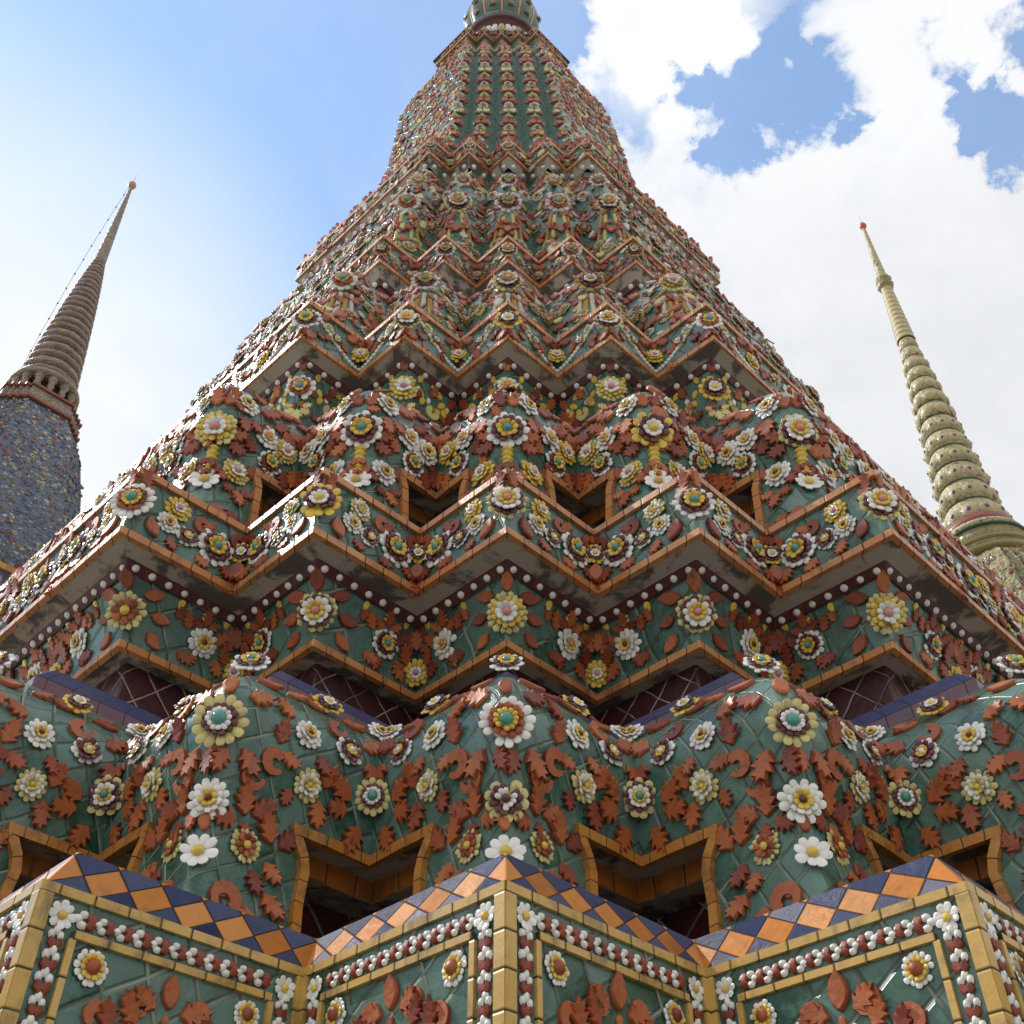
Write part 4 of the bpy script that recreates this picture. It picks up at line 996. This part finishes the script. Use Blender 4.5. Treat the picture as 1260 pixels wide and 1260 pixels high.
mosaic('ring_mosaic', [((.28, .17, .13), 4), ((.33, .21, .15), 3), ((.42, .28, .10), 1.8), ((.18, .14, .15), 2.5), ((.36, .31, .26), 1.5)], 12)
mosaic('grey_mosaic', [((.30, .23, .19), 4), ((.36, .30, .24), 3), ((.40, .29, .12), 1.8), ((.19, .16, .18), 2)], 12)
mosaic('yellow_mosaic', [((.54, .44, .23), 5), ((.62, .55, .37), 4), ((.46, .32, .15), 2), ((.34, .19, .12), 1.6), ((.14, .20, .10), .6)], 10)
mosaic('mixed_mosaic', [((.34, .27, .10), 4), ((.26, .17, .08), 2), ((.09, .15, .10), 3), ((.36, .33, .24), 2), ((.22, .08, .05), 2)], 9)
glaze('dull_olive', (.16, .15, .07), .4, .2, .4); glaze('dull_yellow', (.47, .37, .18), .4, .2, .4); glaze('dull_blue', (.07, .085, .17), .35, .2, .4); glaze('dull_red', (.24, .05, .03), .4, .2, .4); glaze('dull_white', (.32, .29, .24), .35, .15, .4)
glaze('gilt_orange', (.55, .22, .05), .3, .1, .2); glaze('gilt_red', (.55, .09, .04), .3, .1, .2)
glaze('dark_brick', (.05, .035, .03), .7, .2, .5, 0)  # near-black brown, for the colonnade core, the cable and the bulbs

def dplan(pts, k=.17, r=.02):
    p = Plan([(AX - d, h) for d, h in pts], r=r); p.k = k; return p
def dsweep(name, pts, mat, root, **kw): return sweep(name, dplan(pts, **kw), mat, root, sub=2, smooth=False)
def shed(root, tiers, mat, band):
    for i, (d0, h0, d1, h1) in enumerate(tiers):
        dsweep('tier', [(d0, h0), (d0 - (d0 - d1) * .35, h0 + (h1 - h0) * .7), (d1 + .25, h1 - .35), (d1 + .35, h1 - .12), (d1 + .35, h1), (d1 - .6, h1 + .02)], mat, root)
        rail_o = sweep('edge_rail', dplan([(d1 + .34, h1 - .14), (d1 + .42, h1 - .139), (d1 + .42, h1 + .03), (d1 + .34, h1 + .031)]), band, root, smooth=False)
def scatter(root, plan, hs, cols, size, step, name):
    b = Batch(); rn = random.Random(name)
    for h in hs:
        for c in range(-2, 3):
            for sg in (-1, 1):
                Ls = plan.seglen(plan.Y(h), h, c, sg); a = rn.uniform(0, step)
                while a < Ls:
                    P, U, V, N = plan.frame(c, sg, a, h + rn.uniform(-.1, .1))
                    for k in (0, 1, 3):
                        M = ROT[k].to_4x4() @ frame_m(P, U, V, N, size * rn.uniform(.6, 1.2), rn.uniform(0, 360), 0)
                        kind = rn.random(); col = rn.choice(cols)
                        if kind < .55: b.put(leaf_tpl(rn.choice(['leaf', 'plain', 'drop', 'spray']), col), M)
                        else: b.put(flat_flower(col, rn.choice(cols)), M @ Matrix.Scale(.6, 4))
                    a += step * rn.uniform(.6, 1.3)
    o = b.build(name, root); o['kind'] = 'stuff'; return o
FF = {}
def flat_flower(c1, c2):
    if (c1, c2) not in FF:
        tp = Tpl()
        for k in range(7):
            V, F = petal(7, .25, .75, .36, 12, .02, .08, True); a = k / 7 * 2 * math.pi; ca, sa = math.cos(a), math.sin(a)
            tp.add([(x * ca - y * sa, x * sa + y * ca, z) for x, y, z in V], F, c1)
        V, F = dome(.32, .25, .05, True); tp.add(V, F, c2); FF[(c1, c2)] = tp.done()
    return FF[(c1, c2)]

# ---- blue one on the left
LX, LY = -15.05, 9.4
LC = thing('chedi', 'distant chedi with blue and yellow mosaic bell, little colonnade and grey ringed spire', 'chedi', (LX, LY, 0))
shed(LC, [(6.4, -1.5, 6.0, 3), (5.7, 3, 5.2, 7), (4.9, 7, 4.4, 11), (4.1, 11, 3.7, 15), (3.5, 15, 3.1, 18.6)], 'blue_mosaic', 'orange_glaze')
LB_ = dplan([(2.85, 18.6), (2.9, 19.6), (2.78, 20.5), (2.4, 22.2), (2.12, 23.7), (1.75, 25.2), (1.38, 26.1)], k=.15)
sweep('bell', LB_, 'blue_mosaic', LC, sub=3)
scatter(LC, LB_, np.arange(19, 26, .24), ['dull_yellow', 'dull_olive', 'dull_olive', 'dull_white', 'dull_red', 'dull_blue', 'dull_blue'], .13, .15, 'ceramic_flower')
for h, d in ((18.7, 3.05), (26.12, 1.5), (26.75, 1.42)):
    sweep('edge_rail', dplan([(d - .1, h), (d, h + .001), (d, h + .09), (d - .1, h + .091)], k=.15), 'dull_red', LC, smooth=False)
dsweep('neck', [(1.42, 26.1), (1.42, 26.5), (1.34, 26.55), (1.34, 26.9), (1.1, 26.95)], 'grey_mosaic', LC, k=.15)
LL = (0, 0, EYE)
lathe('colonnade_core', [(.72, 26.9), (.72, 27.75)], 'dark_brick', LC, loc=LL)
for j in range(14):
    a = j / 14 * 2 * math.pi
    lathe('colonette', [(.15, 26.9), (.16, 27.0), (.10, 27.08), (.085, 27.25), (.12, 27.36), (.09, 27.45), (.12, 27.56), (.15, 27.64), (.15, 27.75)], 'grey_mosaic', LC, n=12, loc=(.92 * math.cos(a), .92 * math.sin(a), EYE))
lathe('spire_disc', [(.6, 27.72), (1.08, 27.74), (1.12, 27.8), (1.12, 27.9), (1.05, 27.98), (.9, 28.05)], 'grey_mosaic', LC, loc=LL)
NR = 22; z = 28.02
for i in range(NR):
    hgt = .44 - .011 * i; r = .96 + (.24 - .96) * (i / (NR - 1)) ** .92
    lathe('spire_ring', [(r * .80, z), (r * .97, z + hgt * .12), (r, z + hgt * .3), (r * .98, z + hgt * .55), (r * .84, z + hgt * .85), (r * .78, z + hgt)], ('ring_mosaic', 'grey_mosaic')[i % 2], LC, n=28, loc=LL, scal=lambda a, k: .02 * math.sin(9 * a + k))
    z += hgt
zt = z
lathe('spire_tip', [(.22, zt - .02)] + [(.22 - .17 * f + .008 * (k % 2), zt + (40.3 - zt) * f) for k, f in enumerate(np.linspace(.02, 1, 30))], 'grey_mosaic', LC, n=16, loc=LL)
lathe('finial_ball', [(.03, 40.25), (.12, 40.32), (.165, 40.45), (.12, 40.6), (.03, 40.66), (.012, 40.7), (.008, 41.25), (0, 41.26)], 'gilt_orange', LC, n=16, loc=LL)
SL = thing('string_lights', 'thin cable with little bulbs hanging down the left side of the grey ringed spire', 'string lights', (LX, LY, 0))
A0 = Vector((-.05, -.05, 40.3 + EYE)); A1 = Vector((-1.10, -.05, 27.95 + EYE))
def cable_pt(f): return A0.lerp(A1, f) + Vector((-.13 * math.sin(math.pi * f) ** .8, 0, 0))
tp = Tpl(); V = []; F = []
for i in range(25):
    p = cable_pt(i / 24)
    for j in range(5): V.append(p + Vector((0.007 * math.cos(j * 1.2566), 0.007 * math.sin(j * 1.2566), 0)))
for i in range(24):
    for j in range(5): F.append((i * 5 + j, i * 5 + (j + 1) % 5, i * 5 + 5 + (j + 1) % 5, i * 5 + 5 + j))
tp.add(V, F, 'dark_brick'); b = Batch(); b.put(tp.done()); b.build('cable', SL)
for i in range(13):
    p = cable_pt((i + .7) / 14)
    lathe('bulb', [(.012, .04), (.022, .02), (.03, -.015), (.02, -.045), (0, -.055)], 'dark_brick', SL, n=8, loc=tuple(p))

# ---- yellow one on the right
RX, RY = 14.56, 11.0
RC = thing('chedi', 'distant chedi with yellow ringed spire rising behind the right edge', 'chedi', (RX, RY, 0))
shed(RC, [(6.4, -1.5, 6.0, 3), (5.7, 3, 5.2, 7), (4.9, 7, 4.4, 11), (4.1, 11, 3.6, 14.6), (3.3, 14.6, 2.9, 17.4)], 'mixed_mosaic', 'orange_glaze')
RB_ = dplan([(2.65, 17.4), (2.7, 18.2), (2.45, 19.4), (2.1, 20.6), (1.7, 21.3), (1.3, 21.7)], k=.15)
sweep('bell', RB_, 'mixed_mosaic', RC, sub=3)
scatter(RC, RB_, np.arange(17.8, 21.5, .33), ['dull_yellow', 'dull_yellow', 'dull_white', 'dark_green_glaze', 'dull_red'], .2, .25, 'ceramic_flower')
for i, (r0, r1, z0, z1, m_) in enumerate(((1.45, 1.55, 21.7, 21.85, 'dull_yellow'), (1.38, 1.42, 21.85, 22.05, 'mixed_mosaic'), (1.45, 1.5, 22.05, 22.15, 'dull_yellow'), (1.3, 1.32, 22.15, 22.6, 'mixed_mosaic'), (1.34, 1.38, 22.6, 22.7, 'dark_green_glaze'), (1.25, 1.3, 22.7, 22.95, 'yellow_mosaic'), (1.1, 1.12, 22.95, 23.3, 'dull_red'))):
    lathe('moulding', [(r0 - .25, z0), (r0, z0 + .01), (r1, (z0 + z1) / 2), (r0, z1 - .01), (r0 - .25, z1)], m_, RC, n=40, loc=LL)
b = None
z = 23.28
for i in range(13):
    hgt = .92 - .03 * i; f = i / 12; r = 1.0 + (.34 - 1.0) * f ** .85
    ring = lathe('spire_ring', [(r * .78, z), (r * .95, z + hgt * .1), (r, z + hgt * .3), (r * .97, z + hgt * .5), (r * .86, z + hgt * .8), (r * .80, z + hgt * .93), (r * .74, z + hgt)], 'yellow_mosaic', RC, n=36, loc=LL)
    lathe('ring_groove', [(r * .72, z - .03), (r * .86, z - .028), (r * .86, z + .03), (r * .72, z + .032)], 'dark_green_glaze', ring, n=32, loc=LL)
    nb_ = 12 if i < 6 else 8
    if i < 11:
        for j in range(nb_):
            a = (j + .5 * (i % 2)) / nb_ * 2 * math.pi
            for rr, m_, dz in ((2.7 / nb_ * r, 'dull_yellow', 0), (.9 / nb_ * r, 'dull_blue', .085 * r)):
                bb = Batch(); q = r * .97 + dz
                bb.put(pearl(m_), Matrix.Translation((q * math.cos(a), q * math.sin(a), z + hgt * .33 + EYE)) @ Matrix.Rotation(a + math.pi / 2, 4, 'Z') @ Matrix.Rotation(math.pi / 2, 4, 'X') @ Matrix.Diagonal((rr, rr * 1.15, rr * .55, 1)))
                bb.build('boss' if dz == 0 else 'boss_stud', ring, True)
    z += hgt * .985
pr = []; n = 12
for i in range(n):
    f = i / n; r = .33 - .13 * f; zz = z + (36 - z) * f; pr += [(r * .93, zz), (r * 1.05, zz + .02), (r, zz + .06), (r * .95, zz + (36 - z) / n - .01)]
lathe('spire_shaft', pr, 'dull_yellow', RC, n=20, loc=LL)
lathe('spire_knob', [(.18, 35.95), (.29, 36.05), (.31, 36.2), (.2, 36.32), (.3, 36.45), (.28, 36.6), (.16, 36.7)], 'mixed_mosaic', RC, n=20, loc=LL, scal=lambda a, k: .06 * math.sin(8 * a))
lathe('spire_tip', [(.185 - .13 * f + .008 * (k % 2), 36.65 + 3.5 * f) for k, f in enumerate(np.linspace(0, 1, 26))], 'yellow_mosaic', RC, n=14, loc=LL)
lathe('finial_ball', [(.03, 40.1), (.12, 40.18), (.15, 40.3), (.11, 40.43), (.03, 40.5), (.01, 40.52), (.006, 41.0), (0, 41.01)], 'gilt_red', RC, n=16, loc=LL)
